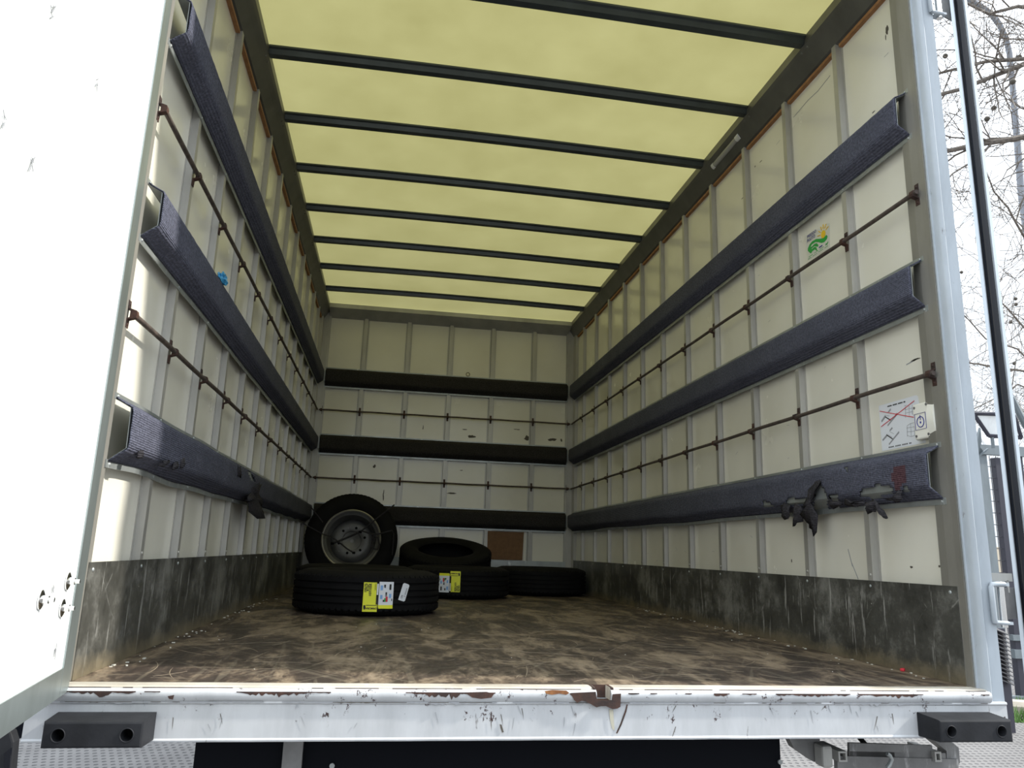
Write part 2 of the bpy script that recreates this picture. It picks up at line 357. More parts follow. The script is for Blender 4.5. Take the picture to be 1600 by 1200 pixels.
# coves (roof rails)
def cove_prof(): return [(0, ZR-.004), (0, 2.392), (.0246, 2.401), (.036, 2.418), (.055, 2.446), (.0725, 2.470), (.0811, 2.484), (.0811, ZR-.004)]
for i, side in enumerate((-1, 1)):
    g = MB().sweep(cove_prof(), lambda t, a, b: (side*(PX-a), t, b), [-.03, L+DP])
    for k in range(9):
        yb = .5443+k*.5333
        if yb < L-.1:
            for dy in (-.022, .022): g.dome((side*(PX-.0725), yb+dy, 2.470), (-side*.8, 0, -.6), .006)
    struct(g.build('trim_%d' % (3+i), M['cove']))
struct(MB().sweep(cove_prof(), lambda t, a, b: (t, L+DP-a*1.9 if a else L+DP, max(b, 2.425+a*.72) if b < 2.5 else b), [-PX+.08, PX-.08]).build('trim_5', M['bracket']))
for i, side in enumerate((-1, 1)):
    g = MB()
    ys = [.06]+studs
    for k in range(len(ys)):
        y0 = ys[k]+(.04 if k else 0); y1 = studs[k]-.012 if k < len(studs) else L-.11
        g.box((side*PX, y0, 2.380), (side*(PX-.017), y1, 2.3935))
    struct(g.build('trim_%d' % (6+i), M['wood']))

# roof bows
for k in range(8):
    y = .5443+k*.5333; g = MB()
    pr = [(-.036, .040), (-.036, .030), (-.024, .026), (-.017, 0.), (.017, 0.), (.024, .026), (.036, .030), (.036, .040)]
    g.sweep(pr, lambda t, a, b: (t, y+a, 2.486+b*.85+.012*cos(t/1.23*pi/2)), [-1.142+2.284*i/12 for i in range(13)])
    g.build('roof_bow', M['bow'], ceiling)
y = .011
g = MB().box((-1.15, -.03, 2.455), (1.15, .03, ZR-.002)); g.build('roof_bow', M['bow'], ceiling)

# ------------------------------------------------------------------ padded rails
def mapper(where):
    if where == 'r': return lambda t, a, b: Vector((HW-a, t, b))
    if where == 'l': return lambda t, a, b: Vector((-HW+a, t, b))
    return lambda t, a, b: Vector((t, L-a, b))
def rail(where, z0, z1, a, b, label, wav=0., holes=(), prot=.045, hole_off=.05, seed=0, redpoly=None):
    mp = mapper(where); g0 = mp((a+b)/2, 0, z0)
    T = thing('padded_rail', (g0.x, g0.y, z0), label, 'padded rail', 'padded rails around the load space')
    pr = [(.0, z0), (.0, z0+.020), (prot-.004, z0+.052), (prot-.004, z1-.038), (.0, z1-.016), (.0, z1)]
    out = [(p+.0025, z) for p, z in reversed(pr)]
    n_ = 60; ts = [a+(b-a)*i/n_ for i in range(n_+1)]
    def wob(t, p, z):
        d = wav*noise.noise(Vector((t*2.6, seed, z*3)))*(1.2 if z < z0+.06 else .5)
        return mp(t, max(p+abs(d)*.6, 0), z+d)
    e_ = .012 if where != 'b' else 0.
    hat = pr[1:5]; g = MB().sweep(hat+[(p+.002, z) for p, z in reversed(hat)], wob, [a+e_+(b-a-2*e_)*i/n_ for i in range(n_+1)])
    for q0, q1 in ((z0, z0+.021), (z1-.017, z1)): g.sweep([(0, q0), (0, q1), (.0028, q1), (.0028, q0)], wob, ts)
    st_ = ([.03]+[q+.014 for q in studs]) if where != 'b' else [-.806, -.402, 0, .405, .81]
    for t in st_:
        if a < t < b:
            for z in (z0+.010, z1-.008): 
                nrm = mp(t, 1, z)-mp(t, 0, z); g.dome(wob(t, .0025, z), nrm, .0055)
    g.build('backing_plate', M['flange'], T)
    # carpet skin as a grid
    prof = [(.004, z0+.017), (.010, z0+.024), (.022, z0+.034), (.035, z0+.042), (prot+.001, z0+.050), (prot+.004, z0+.062)]
    nz = 9; prof += [(prot+.0045, z0+.062+(z1-z0-.108)*i/nz) for i in range(1, nz+1)]
    prof += [(prot+.001, z1-.036), (prot-.012, z1-.030), (.014, z1-.020), (.004, z1-.012)]
    N_ = int((b-a)/.012); vs = []; fs = []; npf = len(prof)
    for i in range(N_+1):
        t = a+.009+(b-a-.018)*i/N_
        for p, z in prof:
            q = wob(t, p, z)
            nn = noise.noise(Vector((t*30, z*30, seed)))*.0012
            vs.append(q+(mp(t, 1, z)-mp(t, 0, z))*(nn+.0005))
    for i in range(N_):
        for j in range(npf-1):
            q = [i*npf+j, i*npf+j+1, (i+1)*npf+j+1, (i+1)*npf+j]
            c = sum((vs[k] for k in q), Vector())/4
            if holes and any(inside(px(c), h) for h in holes): continue
            fs.append(tuple(q))
    c = MB().add(vs, fs).build('carpet', M['railback' if where == 'b' else 'carpet'], T, smooth=True, solid=.003)
    if redpoly:
        vr = []; fr = []
        for f in fs:
            cc = sum((vs[k] for k in f), Vector())/4
            if inside(px(cc), redpoly):
                k = len(vr); vr += [vs[i]+(mp(0, 1, 0)-mp(0, 0, 0))*.0022 for i in f]; fr.append((k, k+1, k+2, k+3))
        o = MB().add(vr, fr).build('stain', M['redstain'], c, smooth=True); o['label'] = 'dark red stain on the carpet'
    return T, c
def flap(parent, pts, axis, val, seed=0, depth=.012):
    P = [on(axis, val, u, v) for u, v in pts]; c = sum(P, Vector())/len(P); random.seed(seed)
    # outline refined and crumpled, triangulated around a ridge
    Q = []
    for i, p in enumerate(P):
        q = P[(i+1) % len(P)]
        for k in range(3):
            r = p.lerp(q, k/3); s_ = (q-p).length*.11
            r = r+Vector((random.uniform(-s_, s_) for _ in range(3))); Q.append(r)
    sg = -1 if val > 0 else 1
    n_ = len(Q); inner = []
    for r in Q:
        w = c.lerp(r, .5); w[axis] += sg*depth*random.uniform(.3, 1.3); inner.append(w)
    for i in range(n_): Q[i][axis] += sg*depth*random.uniform(-.2, .4)
    c[axis] += sg*depth*1.2
    fs = [(i, (i+1) % n_, n_+(i+1) % n_, n_+i) for i in range(n_)]+[(n_+i, n_+(i+1) % n_, 2*n_) for i in range(n_)]
    o = MB().add(Q+inner+[c], fs).build('torn_flap', M['tear'], parent, smooth=True, solid=.003); return o
c8 = lambda pts: [(1190+x/5.333, 700+y/5.333) for x, y in pts]
holesR = [c8([(435,330),(490,290),(560,420),(555,520),(430,520)]), c8([(205,445),(225,410),(380,430),(380,470),(210,480)]),
          c8([(820,410),(835,350),(900,330),(960,300),(1090,320),(1110,385),(1000,410),(830,425)]), c8([(1170,350),(1200,300),(1240,345),(1230,380),(1170,385)]),
          c8([(690,150),(715,160),(718,195),(695,195)]), c8([(0,440),(60,450),(110,490),(20,500)]), c8([(560,400),(640,395),(660,500),(600,500)])]
TR = []
ZP = [(1.7502, 1.9418), (1.135, 1.3248), (.5185, .711)]
nm = ['topmost', 'middle', 'lowest']
for i, (z0, z1) in enumerate(ZP):
    T, c = rail('r', z0, z1, .012, L-.06, ['topmost blue-grey carpeted rail along the right wall, clean and straight', 'middle blue-grey carpeted rail along the right wall, just below the green sticker', 'lowest carpeted rail along the right wall, torn with hanging shreds'][i], .0 if i < 2 else .006, holesR if i == 2 else (), seed=i, redpoly=c8([(1100,170),(1210,150),(1215,280),(1170,300),(1165,360),(1130,350),(1090,250)]) if i == 2 else None)
    if i == 2:
        for k, pts in enumerate(([(190,450),(240,480),(245,560),(215,605),(170,575),(165,500)], [(290,470),(345,480),(330,600),(265,655),(275,590)],
            [(440,290),(470,270),(500,270),(450,330),(435,420),(430,470),(475,620),(435,730),(400,640),(345,560),(370,450)], [(565,395),(600,440),(690,470),(610,515),(575,490)],
            [(860,455),(950,440),(950,530),(880,545)], [(930,430),(1000,490),(1055,590),(1015,575),(960,500)], [(1135,350),(1170,360),(1165,450),(1120,450),(1050,440),(1140,420)],
            [(700,430),(850,430),(860,480),(760,490),(700,470)])):
            flap(T, c8(pts), 0, 1.147, k)
for i, (z0, z1) in enumerate(ZP):
    c2 = lambda pts: [(150+x/4.446, 560+y/4.446) for x, y in pts]
    T, c = rail('l', z0, z1, -.0+.005, L-.06, ['topmost carpeted rail along the left wall, partly behind the open white door', 'middle carpeted rail along the left wall with a blue plastic scrap on it', 'lowest carpeted rail along the left wall, sagging and torn underneath'][i], .002 if i < 2 else .009, () if i < 2 else [c2([(1050,780),(1080,790),(1110,860),(1075,840)])], seed=i+5)
    if i == 2:
        for k, pts in enumerate(([(295,640),(325,645),(310,690),(285,690)], [(440,750),(470,715),(495,710),(470,755)], [(520,770),(540,720),(560,715),(560,765)], [(580,765),(590,700),(620,695),(600,760)],
            [(1085,870),(1140,880),(1130,960),(1150,1030),(1140,1100),(1060,1050),(1040,980),(1075,940)], [(985,750),(1005,750),(1000,830),(985,815)])):
            flap(T, c2(pts), 0, -1.147, 20+k, .008)
for i, (z0, z1) in enumerate(ZP):
    rail('b', z0, z1-.0, -1.145, 1.145, ['topmost dark carpeted rail across the front bulkhead', 'middle dark carpeted rail across the front bulkhead', 'lowest dark carpeted rail across the front bulkhead, behind the upright wheel'][i], .0, (), seed=i+10)

# ------------------------------------------------------------------ lashing rods
def lashing(where, z, a, b, sts, label):
    mp = mapper(where); c = mp((a+b)/2, 0, z); T = thing('lashing_rod', (c.x, c.y, z-.03), label, 'lashing rod', 'round steel lashing rods'); off = .017
    N_ = 30; ph = random.random()*9
    MB().tube([mp(a+(b-a)*i/N_, off, z+.0012*sin(i*1.3+ph)) for i in range(N_+1)], .0078, 10).build('rod', M['rod'], T, smooth=True)
    for t in sts:
        g = MB(); hw = .0088
        # saddle: two feet and an arch over the rod
        pr = [(0, -.038), (.003, -.038), (.004, -.016), (off+.008, -.0095), (off+.010, 0), (off+.008, .0095), (.004, .016), (.003, .038), (0, .038), (0, .013), (off-.008, .010), (off-.008, -.010), (0, -.013)]
        g.sweep(pr, lambda q, p, zz: mp(t+q, p+.0005, z+zz), [-hw, hw])
        nrm = mp(t, 1, z)-mp(t, 0, z)
        for zz in (-.028, .028): g.dome(mp(t, .0035, z+zz), nrm, .0045)
        g.build('rod_bracket', M['rust'], T)
random.seed(3)
R1, R2z = 1.541, .9255
sy = [.013]+[q+.014 for q in studs]
lashing('r', R1, -.005, L-.03, sy, 'upper steel lashing rod on the right wall, running below the green sticker')
lashing('r', R2z, -.005, L-.03, sy, 'lower rusty lashing rod on the right wall, just above the paper diagram')
lashing('l', R1, .005, L-.03, sy, 'upper lashing rod on the left wall between topmost and middle carpeted rails')
lashing('l', R2z, .005, L-.03, sy, 'lower lashing rod on the left wall, rusty end beside the open door')
sb = [-1.15, -.806, -.402, 0, .405, .81, 1.15]
lashing('b', R1-.0, -1.17, 1.17, sb, 'upper thin lashing rod across the front bulkhead')
lashing('b', R2z-.0, -1.17, 1.17, sb, 'lower thin lashing rod across the front bulkhead')

# ------------------------------------------------------------------ rear frame and sill beam
for i, side in enumerate((-1, 1)):
    pr = [(PX+.02, .064), (HW-.001, .064), (HW-.003, .03), (HW-.001, -.004), (HW-.001, -.028), (HW+.012, -.030), (PX+.02, -.028)]
    pr2 = [(HW+.004, -.0285), (HW+.001, -.031), (HW+.001, -.036), (HW+.006, -.0365), (HW+.010, -.054), (HW+.016, -.062), (HW+.022, -.064), (HW+.027, -.060), (HW+.030, -.054), (HW+.036, -.056), (HW+.064, -.060), (HW+.067, -.056), (HW+.067, .07), (PX+.041, .07), (PX+.041, -.0285)]
    ye = .064 if side > 0 else .012
    g = struct(MB().sweep([(side*a, min(b, ye)) for a, b in pr if b < .05 or True], lambda t, a, b: (a, b, t), [.001, ZR-.05]).build('trim_%d' % (8+i), M['post']))
    zs_ = [-.045+(2.56+.045)*k/40 for k in range(41)]
    g = struct(MB().sweep([(side*a, b) for a, b in pr2], lambda t, a, b: (a+.0008*noise.noise(Vector((t*9, a*60, 2))), b+.0008*noise.noise(Vector((t*9, 4, a*60))), t), zs_).build('trim_%d' % (10+i), M['frame'], smooth=True))
struct(MB().box((-1.267, -.062, 2.47), (1.267, -.031, 2.60)).build('trim_12', M['frame']))
random.seed(77); g = MB()
for k in range(150):                      # shallow pale scratches in the plywood film
    x, y_ = random.uniform(-1.1, 1.1), random.uniform(.02, 1.0)**1.0*random.choice((1, 1, 1, 2.6)); a = random.uniform(0, pi); l_ = random.uniform(.03, .22); w = random.uniform(.0007, .0016); bend = random.uniform(-.6, .6)
    P = []
    for i in range(7): q = Vector((x, y_, 0)); P.append(q); x += cos(a)*l_/6; y_ += sin(a)*l_/6; a += bend/6
    if min(p.y for p in P) < .0 or max(abs(p.x) for p in P) > 1.17: continue
    for i in range(6):
        d = (P[i+1]-P[i]).normalized(); s_ = Vector((-d.y, d.x, 0))*w*(1 if 0 < i < 5 else .5)
        g.add([P[i]-s_, P[i]+s_, P[i+1]+s_, P[i+1]-s_, P[i]-s_+Vector((0,0,.0004)), P[i]+s_+Vector((0,0,.0004)), P[i+1]+s_+Vector((0,0,.0004)), P[i+1]-s_+Vector((0,0,.0004))], [(4,5,6,7),(0,1,5,4),(1,2,6,5),(2,3,7,6),(3,0,4,7)])
M['scratch'] = mat('bare_ply_scratch', (.25, .20, .145), .7)
o = g.build('scratches', M['scratch'], fl); o['kind'] = 'stuff'
# sill: pale wear strip, rounded lip, recess, face
X0 = -1.262; X1 = 1.265; GA, GB = .082, .121
sb_ = thing('sill_beam', (0, -.05, -.125), 'white painted rear sill beam with rusty chipped top lip', 'beam'); sb_['kind'] = 'structure'; del sb_['category']; sb_.name = 'trim_13'
prs = [(-.013, -.03), (-.013, .001), (-.052, .001), (-.060, -.002), (-.062, -.03)]
def seg(pr, a, b, n_=60, am=.0006):
    ts = [a+(b-a)*i/n_ for i in range(n_+1)]
    return MB().sweep(pr, lambda t, y_, z_: (t, y_+am*noise.noise(Vector((t*8, y_*40, z_*40))), z_+am*noise.noise(Vector((t*11, 3, z_*40)))), ts)
g = seg(prs, -HW-.02, GA); g2 = seg(prs, GB, HW+.02); g.add(g2.v, g2.f); g.build('wear_strip', M['sill'], sb_)
lip = [(-.058, -.0345), (-.058, -.004), (-.064, -.003), (-.070, -.006), (-.074, -.013), (-.073, -.024), (-.066, -.033)]
g = seg(lip, -HW-.02, GA-.0); g2 = seg(lip, GB, HW+.015); g.add(g2.v, g2.f); g.build('lip', M['beam'], sb_, smooth=True)
face = [(-.058, -.122), (-.058, -.030), (-.066, -.031), (-.0675, -.036), (-.064, -.040), (-.0645, -.114), (-.068, -.118), (-.067, -.122)]
g = seg(face, X0, X1); g.build('face', M['beam'], sb_)
MB().box((X0+.002, -.0575, -.121), (X1-.002, .0, -.031)).build('core', M['frame'], sb_)
# rusted latch recess
g = MB().box((GA-.006, -.058, -.031), (GB+.006, -.035, -.0295)).box((GA-.008, -.0625, -.045), (GA-.001, -.010, .0015)).box((GB+.001, -.0625, -.045), (GB+.008, -.010, .0015)).box((GA-.01, -.015, -.03), (GB+.01, -.0125, .0012))
g.build('latch_recess', M['rust'], sb_)
c8b = lambda pts: [(780+x/5.333, 1050+y/5.333) for x, y in pts]
def decal(name, m_, par, pts, yv=-.0712, th=.0008, axis=1, nrm=(0, 1, 0)):
    P = [on(axis, yv, *p) for p in pts]; return MB().poly(P, nrm, th).build(name, m_, par)
decal('rust_patch', M['rust'], sb_, c8b([(585,180),(600,175),(805,165),(815,235),(940,235),(945,185),(1015,180),(1010,290),(985,305),(945,310),(890,285),(850,285),(810,295),(760,265),(715,245),(690,240),(650,255),(625,235),(610,205)]), -.0755)
decal('rust_patch', M['rust2'], sb_, c8b([(380,160),(440,150),(560,155),(585,175),(560,190),(500,180),(440,190),(390,180)]), -.0758)
decal('rust_patch', M['rust'], sb_, [(725,1082),(760,1081),(772,1084),(768,1090),(752,1092),(738,1090),(732,1086)], -.0755)
decal('rust_patch', M['rust'], sb_, [(262,1088),(272,1086),(270,1093),(264,1092)], -.0755)
M['drip'] = mat('rust_drip', (.44, .42, .34), .5); M['drip2'] = mat('faint_rust_drip', (.47, .46, .40), .5)
decal('drip_stain', M['drip'], sb_, c8b([(915,310),(950,315),(955,400),(962,490),(940,470),(925,400)]), -.0668, .0004)
decal('scratch', M['rust'], sb_, c8b([(1075,225),(1080,230),(1060,330),(1020,440),(985,512),(974,510),(1010,430),(1050,320)]), -.0665)
decal('scratch', M['stain'], sb_, c8b([(5,435),(20,440),(38,500),(25,505),(12,470)]), -.0665)
for s_ in range(34):
    random.seed(100+s_); u = random.uniform(160, 1420); v = random.uniform(1094, 1140); dx = random.uniform(-7, 7); dy = random.uniform(5, 22)
    decal('scratch', M['greyink'] if s_ % 3 else M['stain'], sb_, [(u, v), (u+1.0, v), (u+dx*.5+.9, v+dy*.5), (u+dx, v+dy)], -.0662, .0004)
def jag(nm_, m_, y_, z_, up_, dn_, thr, step, seed, nx_=(0, 1, 0), th=.0006):
    k = 0; run = []; x = -HW; rng = random.Random(seed)
    while x < HW:
        x += step*rng.uniform(.6, 1.4); q = noise.noise(Vector((x*5, seed, 0)))+.6*noise.noise(Vector((x*23, seed, 3)))
        on_ = q > thr and not (GA-.02 < x < GB+.02)
        if on_: run.append((x, max(.0006, dn_*(q-thr)*rng.uniform(.3, 2.2))))
        if (not on_ or x >= HW) and len(run) > 2:
            P = [(a, y_, z_+up_) for a, _ in run]+[(a, y_, z_-d) for a, d in reversed(run)]
            MB().poly(P, nx_, th).build(nm_, m_, sb_); k += 1
        if not on_: run = []
jag('rust_patch', M['rust'], -.0747, -.0105, .0015, .010, -.05, .006, 3)
jag('rust_patch', M['rust'], -.0646, -.0035, .002, .003, -.15, .006, 8)
jag('dirt_line', M['greyink'], -.0683, -.0335, .0012, .004, -.35, .008, 5)
jag('dirt_line', M['stain'], -.0686, -.0335, .0006, .002, .05, .006, 12)
# rubber dock buffers
def buffer(x0, x1, label):
    T = thing('dock_buffer', ((x0+x1)/2, -.065, -.122), label, 'rubber buffer', 'rubber dock buffers on the sill beam')
    yb, yf = -.066, -.148; zt, zb = -.056, -.116; bm = bmesh.new()
    g = MB(); nseg = 24; hx = [x0+.036, x1-.036]; hr = .0135; zc = (zt+zb)/2-.002
    # body as front plate with two real round holes plus shell
    b = bpy.data.meshes.new('b')
    ch = .0045; x0_, x1_, z0_, z1_ = x0+.003, x1-.003, zb+.001, zt-.004
    loops = [[(x0, yb, zb), (x1, yb, zb), (x1, yb, zt), (x0, yb, zt)], [(x0_, yf+ch, z0_), (x1_, yf+ch, z0_), (x1_, yf+ch, z1_), (x0_, yf+ch, z1_)],
             [(x0_+ch*.3, yf+ch*.3, z0_+ch*.3), (x1_-ch*.3, yf+ch*.3, z0_+ch*.3), (x1_-ch*.3, yf+ch*.3, z1_-ch*.3), (x0_+ch*.3, yf+ch*.3, z1_-ch*.3)], [(x0_+ch, yf, z0_+ch), (x1_-ch, yf, z0_+ch), (x1_-ch, yf, z1_-ch), (x0_+ch, yf, z1_-ch)]]
    g.add(sum(loops, []), [(0, 1, 2, 3)]+[(4*q+i, 4*q+4+i, 4*q+4+(i+1) % 4, 4*q+(i+1) % 4) for q in range(3) for i in range(4)])
    XA, XB, ZA, ZB = x0_+ch, x1_-ch, z0_+ch, z1_-ch
    # front face with holes: grid of quads around each hole
    def ring(cx, xa, xb):
        k = len(g.v); n_ = 24; sq = []
        for i in range(n_):
            a = 2*pi*(i+.5)/n_; dx, dz = cos(a), sin(a)
            s1 = min(((xb-cx) if dx > 0 else (cx-xa))/max(abs(dx), 1e-6), ((ZB-zc) if dz > 0 else (zc-ZA))/max(abs(dz), 1e-6))
            sq.append((cx+dx*s1, yf, zc+dz*s1))
        for cxx, czz in ((xa, ZA), (xb, ZA), (xa, ZB), (xb, ZB)):
            i = min(range(n_), key=lambda q: (sq[q][0]-cxx)**2+(sq[q][2]-czz)**2); sq[i] = (cxx, yf, czz)
        circ = [(cx+hr*cos(2*pi*(i+.5)/n_), yf, zc+hr*sin(2*pi*(i+.5)/n_)) for i in range(n_)]
        deep = [(x, yf+.045, z) for x, _, z in circ]
        g.add(sq+circ+deep, [(i, (i+1) % n_, n_+(i+1) % n_, n_+i) for i in range(n_)]+[(n_+i, n_+(i+1) % n_, 2*n_+(i+1) % n_, 2*n_+i) for i in range(n_)]+[tuple(2*n_+i for i in range(n_))])
    xm = (x0+x1)/2; ring(hx[0], XA, xm); ring(hx[1], xm, XB)
    g.build('block', M['buffer'], T, fix=False)
    for cx in hx:
        q = MB().tube([(cx, yf-.0005, zc), (cx, yf+.004, zc)], .0001, 4)
        k = 28; ringv = [(cx+hr*1.06*cos(2*pi*i/k), yf-.0008, zc+hr*1.06*sin(2*pi*i/k)) for i in range(k)]
        MB().tube(ringv+ringv[:2], .0012, 6).build('hole_rim', M['buffer'], T, smooth=True)
        MB().tube([(cx, yf+.028, zc), (cx, yf+.044, zc)], .009, 6).build('bolt_head', M['black'], T)
    return T
buffer(-1.192, -.978, 'black rubber buffer block with two holes at left end of the sill beam')
buffer(.985, 1.205, 'black rubber buffer block with two holes at right end of the sill beam')

# ------------------------------------------------------------------ left door (open)
dh = Vector((-1.181, -.062, 0)); de = Vector((.135, -.991, 0)).normalized(); dn = Vector((.991, .135, 0)).normalized()
def dpt(t, o_, z): return dh+de*t+dn*o_+Vector((0, 0, z))
D = thing('door_1', tuple(dpt(.6, -.02, -.012)), None, None); D['kind'] = 'structure'
zb, zt, wd = -.012, 2.44, 1.17
g = MB(); 
g.add([dpt(a, b, c) for a in (.02, wd-.02) for b in (-.034, -.002) for c in (zb+.02, zt-.02)], [(0,1,3,2),(4,6,7,5),(0,4,5,1),(2,3,7,6),(0,2,6,4),(1,5,7,3)]); g.build('door_leaf', M['doorwhite'], D)
def dbox(t0, t1, o0, o1, z0, z1): return [dpt(a, b, c) for a in (t0, t1) for b in (o0, o1) for c in (z0, z1)]
FB = [(0,1,3,2),(4,6,7,5),(0,4,5,1),(2,3,7,6),(0,2,6,4),(1,5,7,3)]
e = .074
g = MB()
g.add(dbox(0, e, -.036, .0015, zb, zt), FB); g.add(dbox(wd-e, wd, -.036, .0015, zb, zt), FB); g.add(dbox(e, wd-e, -.036, .0012, zb, zb+.062), FB); g.add(dbox(e, wd-e, -.036, .0012, zt-.062, zt), FB)
g.add(dbox(-.004, .006, -.036, -.004, zb, zt), FB)
g.build('edge_frame', M['alu'], D)
MB().add(dbox(.0, wd, -.046, -.037, zb-.01, zb+.03), FB).build('bottom_seal', M['seal'], D)
for (t, z) in ((.336, .215), (.150, .242), (.163, .186)):
    g = MB(); c = dpt(t, 0, z)
    g.tube([c-dn*.001, c+dn*.0015, c+dn*.004], [.019, .019, .013], 20)
    b_ = g.build('bolt', M['chrome'], D, smooth=True)
    MB().tube([c+dn*.004, c+dn*.014], .0085, 6).tube([c+dn*.013, c+dn*.024], .0048, 10).build('nut', M['chrome'], b_)
random.seed(8)
for (u, v, r) in ((86, 1018, 5), (48, 262, 8), (82, 16, 5), (5, 188, 4), (152, 130, 4), (83, 920, 3)):
    d_ = ray(u, v); t = (dh-CAM).dot(dn)/d_.dot(dn); c = CAM+d_*t
    for k in range(4):
        a = random.uniform(0, 6.28); l_ = r*.0012*random.uniform(.5, 1.4); q = c+de*random.uniform(-1, 1)*r*.0012+Vector((0, 0, random.uniform(-1, 1)*r*.0022)); w = de*cos(a)*l_+Vector((0, 0, 1))*sin(a)*l_*1.6; h = de*.0012
        MB().poly([q-w-h, q-w+h, q+w+h, q+w-h], dn, .0008).build('scuff_mark', M['greyink'], D)

# ------------------------------------------------------------------ right door folded outward, seen along its edge
hc = Vector((1.372, -.055, 0)); he = (Vector((hc.x-CAM.x, hc.y-CAM.y, 0))).normalized(); hn = Vector((he.y, -he.x, 0))
def rpt(t, o_, z): return hc+he*t+hn*o_+Vector((0, 0, z))
D2 = thing('door_2', tuple(rpt(.5, 0, -.012)), None, None); D2['kind'] = 'structure'
def rbox(t0, t1, o0, o1, z0, z1): return [rpt(a, b, c) for a in (t0, t1) for b in (o0, o1) for c in (z0, z1)]
MB().add(rbox(.03, 1.17, -.015, .015, zb, zt), FB).build('door_leaf', M['doorwhite'], D2)
MB().add(rbox(0, .05, -.024, -.015, zb, zt), FB).add(rbox(.004, .012, -.015, -.0125, zb, zt), FB).build('edge_strip', M['edgewhite'], D2)
g = MB(); prb = [(.02, -.0125), (-.002, -.0125), (-.004, -.0115), (-.002, -.0105), (-.002, -.0095), (-.008, -.006), (-.011, .000), (-.010, .008), (-.005, .013), (.02, .014)]
g.sweep(prb, lambda t, a, b: rpt(a, b, t), [zb, zt]); g.build('rubber_seal', M['seal'], D2, smooth=True)
g = MB().sweep([(.02, .0142), (-.001, .0142), (-.006, .019), (-.001, .0265), (.02, .027)], lambda t, a, b: rpt(a, b, t), [zb, zt]); g.build('seal_highlight', M['edgewhite'], D2, smooth=True)  # pale tube puts the seal's glossy highlight into shape and colour
# hinges
for zc in (.235, 2.245):
    H = thing('door_hinge', (1.29, -.06, zc-.06), 'bare steel pin hinge on right frame post, %s' % ('low beside the sill' if zc < 1 else 'high near the header'), 'hinge', 'hinges of the right door')
    g = MB()
    g.tube([(1.255, -.066, zc-.052), (1.252, -.068, zc-.045), (1.252, -.068, zc+.045), (1.255, -.066, zc+.052), (1.275, -.066, zc+.054), (1.298, -.066, zc+.054)], .0075, 10)
    g.tube([(1.255, -.066, zc-.052), (1.298, -.066, zc-.054)], .006, 8); g.box((1.272, -.070, zc+.049), (1.310, -.040, zc+.058)).box((1.272, -.070, zc-.058), (1.310, -.040, zc-.050)); g.build('hinge_bracket', M['frame'], H, smooth=True)
    MB().tube([(1.292, -.056, zc-.066), (1.292, -.056, zc+.052)], .0105, 14).build('pin', M['chrome'], H, smooth=True)
    a_ = rpt(.03, -.012, zc); g = MB().beam((1.300, -.050, zc), a_, .006, .088); g.build('hinge_leaf', M['steel'], H)
    g = MB().box((1.268, -.045, zc+.062), (1.345, -.041, zc+.085)).box((1.325, -.045, zc+.03), (1.332, -.041, zc+.064)); g.build('strap', M['bracket'], H)

# ------------------------------------------------------------------ tyres
RT, HT, RB = .405, .228, .242
def tyre_mesh():
    p = []
    # outer profile from bottom bead round the tread to the top bead, then liner
    p += [(RB, .030), (RB+.012, .014), (RB+.045, .004), (RB+.095, .001), (RT-.055, .006), (RT-.022, .016), (RT-.010, .030)]
    z = .036
    for k, zz in enumerate((.062, .098, .130, .166)):
        p += [(RT-.002+(.002 if 0 < k < 3 else 0), z), (RT, zz-.006), (RT-.010, zz-.004), (RT-.010, zz+.004), (RT, zz+.006)]; z = zz+.010
    p += [(RT-.002, .192), (RT-.010, .198), (RT-.022, .212), (RT-.055, .222), (RB+.095, .227), (RB+.085, .2255), (RB+.075, .228), (RB+.045, .224), (RB+.012, .214), (RB, .198)]
    p += [(RB+.006, .190), (RB+.030, .196), (RB+.080, .204), (RT-.045, .190), (RT-.028, .150), (RT-.026, .114), (RT-.028, .078), (RT-.045, .038), (RB+.080, .024), (RB+.030, .032), (RB+.006, .038)]
    g = MB().lathe(p, 96); 
    for i in range(72):                            # shoulder sipes: raised lugs round both shoulders
        a = 2*pi*i/72
        for z0, z1 in ((.018, .052), (.176, .210)):
            vs = []
            for aa in (a, a+2*pi/72*.62):
                for r, z in ((RT-.014, z0), (RT-.014, z1), (RT-.0005, z1-.012 if z0 > .1 else z1), (RT-.0005, z0 if z0 > .1 else z0+.012)): vs.append((r*cos(aa), r*sin(aa), z))
            g.add(vs, [(0,1,2,3),(7,6,5,4),(0,4,5,1),(1,5,6,2),(2,6,7,3),(3,7,4,0)])
    return g
TY = tyre_mesh()
def lying(x, y, z, label, rot=(0,0,0), proto=[None]):
    T = thing('tyre', (x, y, z), label, 'tyre', 'loose tyres without rims', rot); T.scale = (.955,)*3
    if proto[0] is None:
        o = TY.build('rubber_casing', M['tyre'], T, smooth=True, local=True); proto[0] = o
    else:
        o = proto[0].copy(); COL.objects.link(o); o.parent = T
    return T
def cyl_map(r, a0): return lambda x, y_: ((r)*cos(a0+x/RT), (r)*sin(a0+x/RT), y_)
def patch(par, name, m_, x0, x1, z0, z1, a0, dr, n_=8, notch=None):
    f = cyl_map(RT+dr, a0); f2 = cyl_map(RT+dr-.0012, a0); vs = []; fs = []
    for i in range(n_+1):
        x = x0+(x1-x0)*i/n_; vs += [f(x, z0), f(x, z1), f2(x, z1), f2(x, z0)]
    for i in range(n_):
        k = i*4
        for j in range(4): fs.append((k+j, k+(j+1) % 4, k+4+(j+1) % 4, k+4+j))
    fs += [(0,1,2,3), (n_*4+3, n_*4+2, n_*4+1, n_*4)]
    return MB().add(vs, fs).build(name, m_, par, local=True)
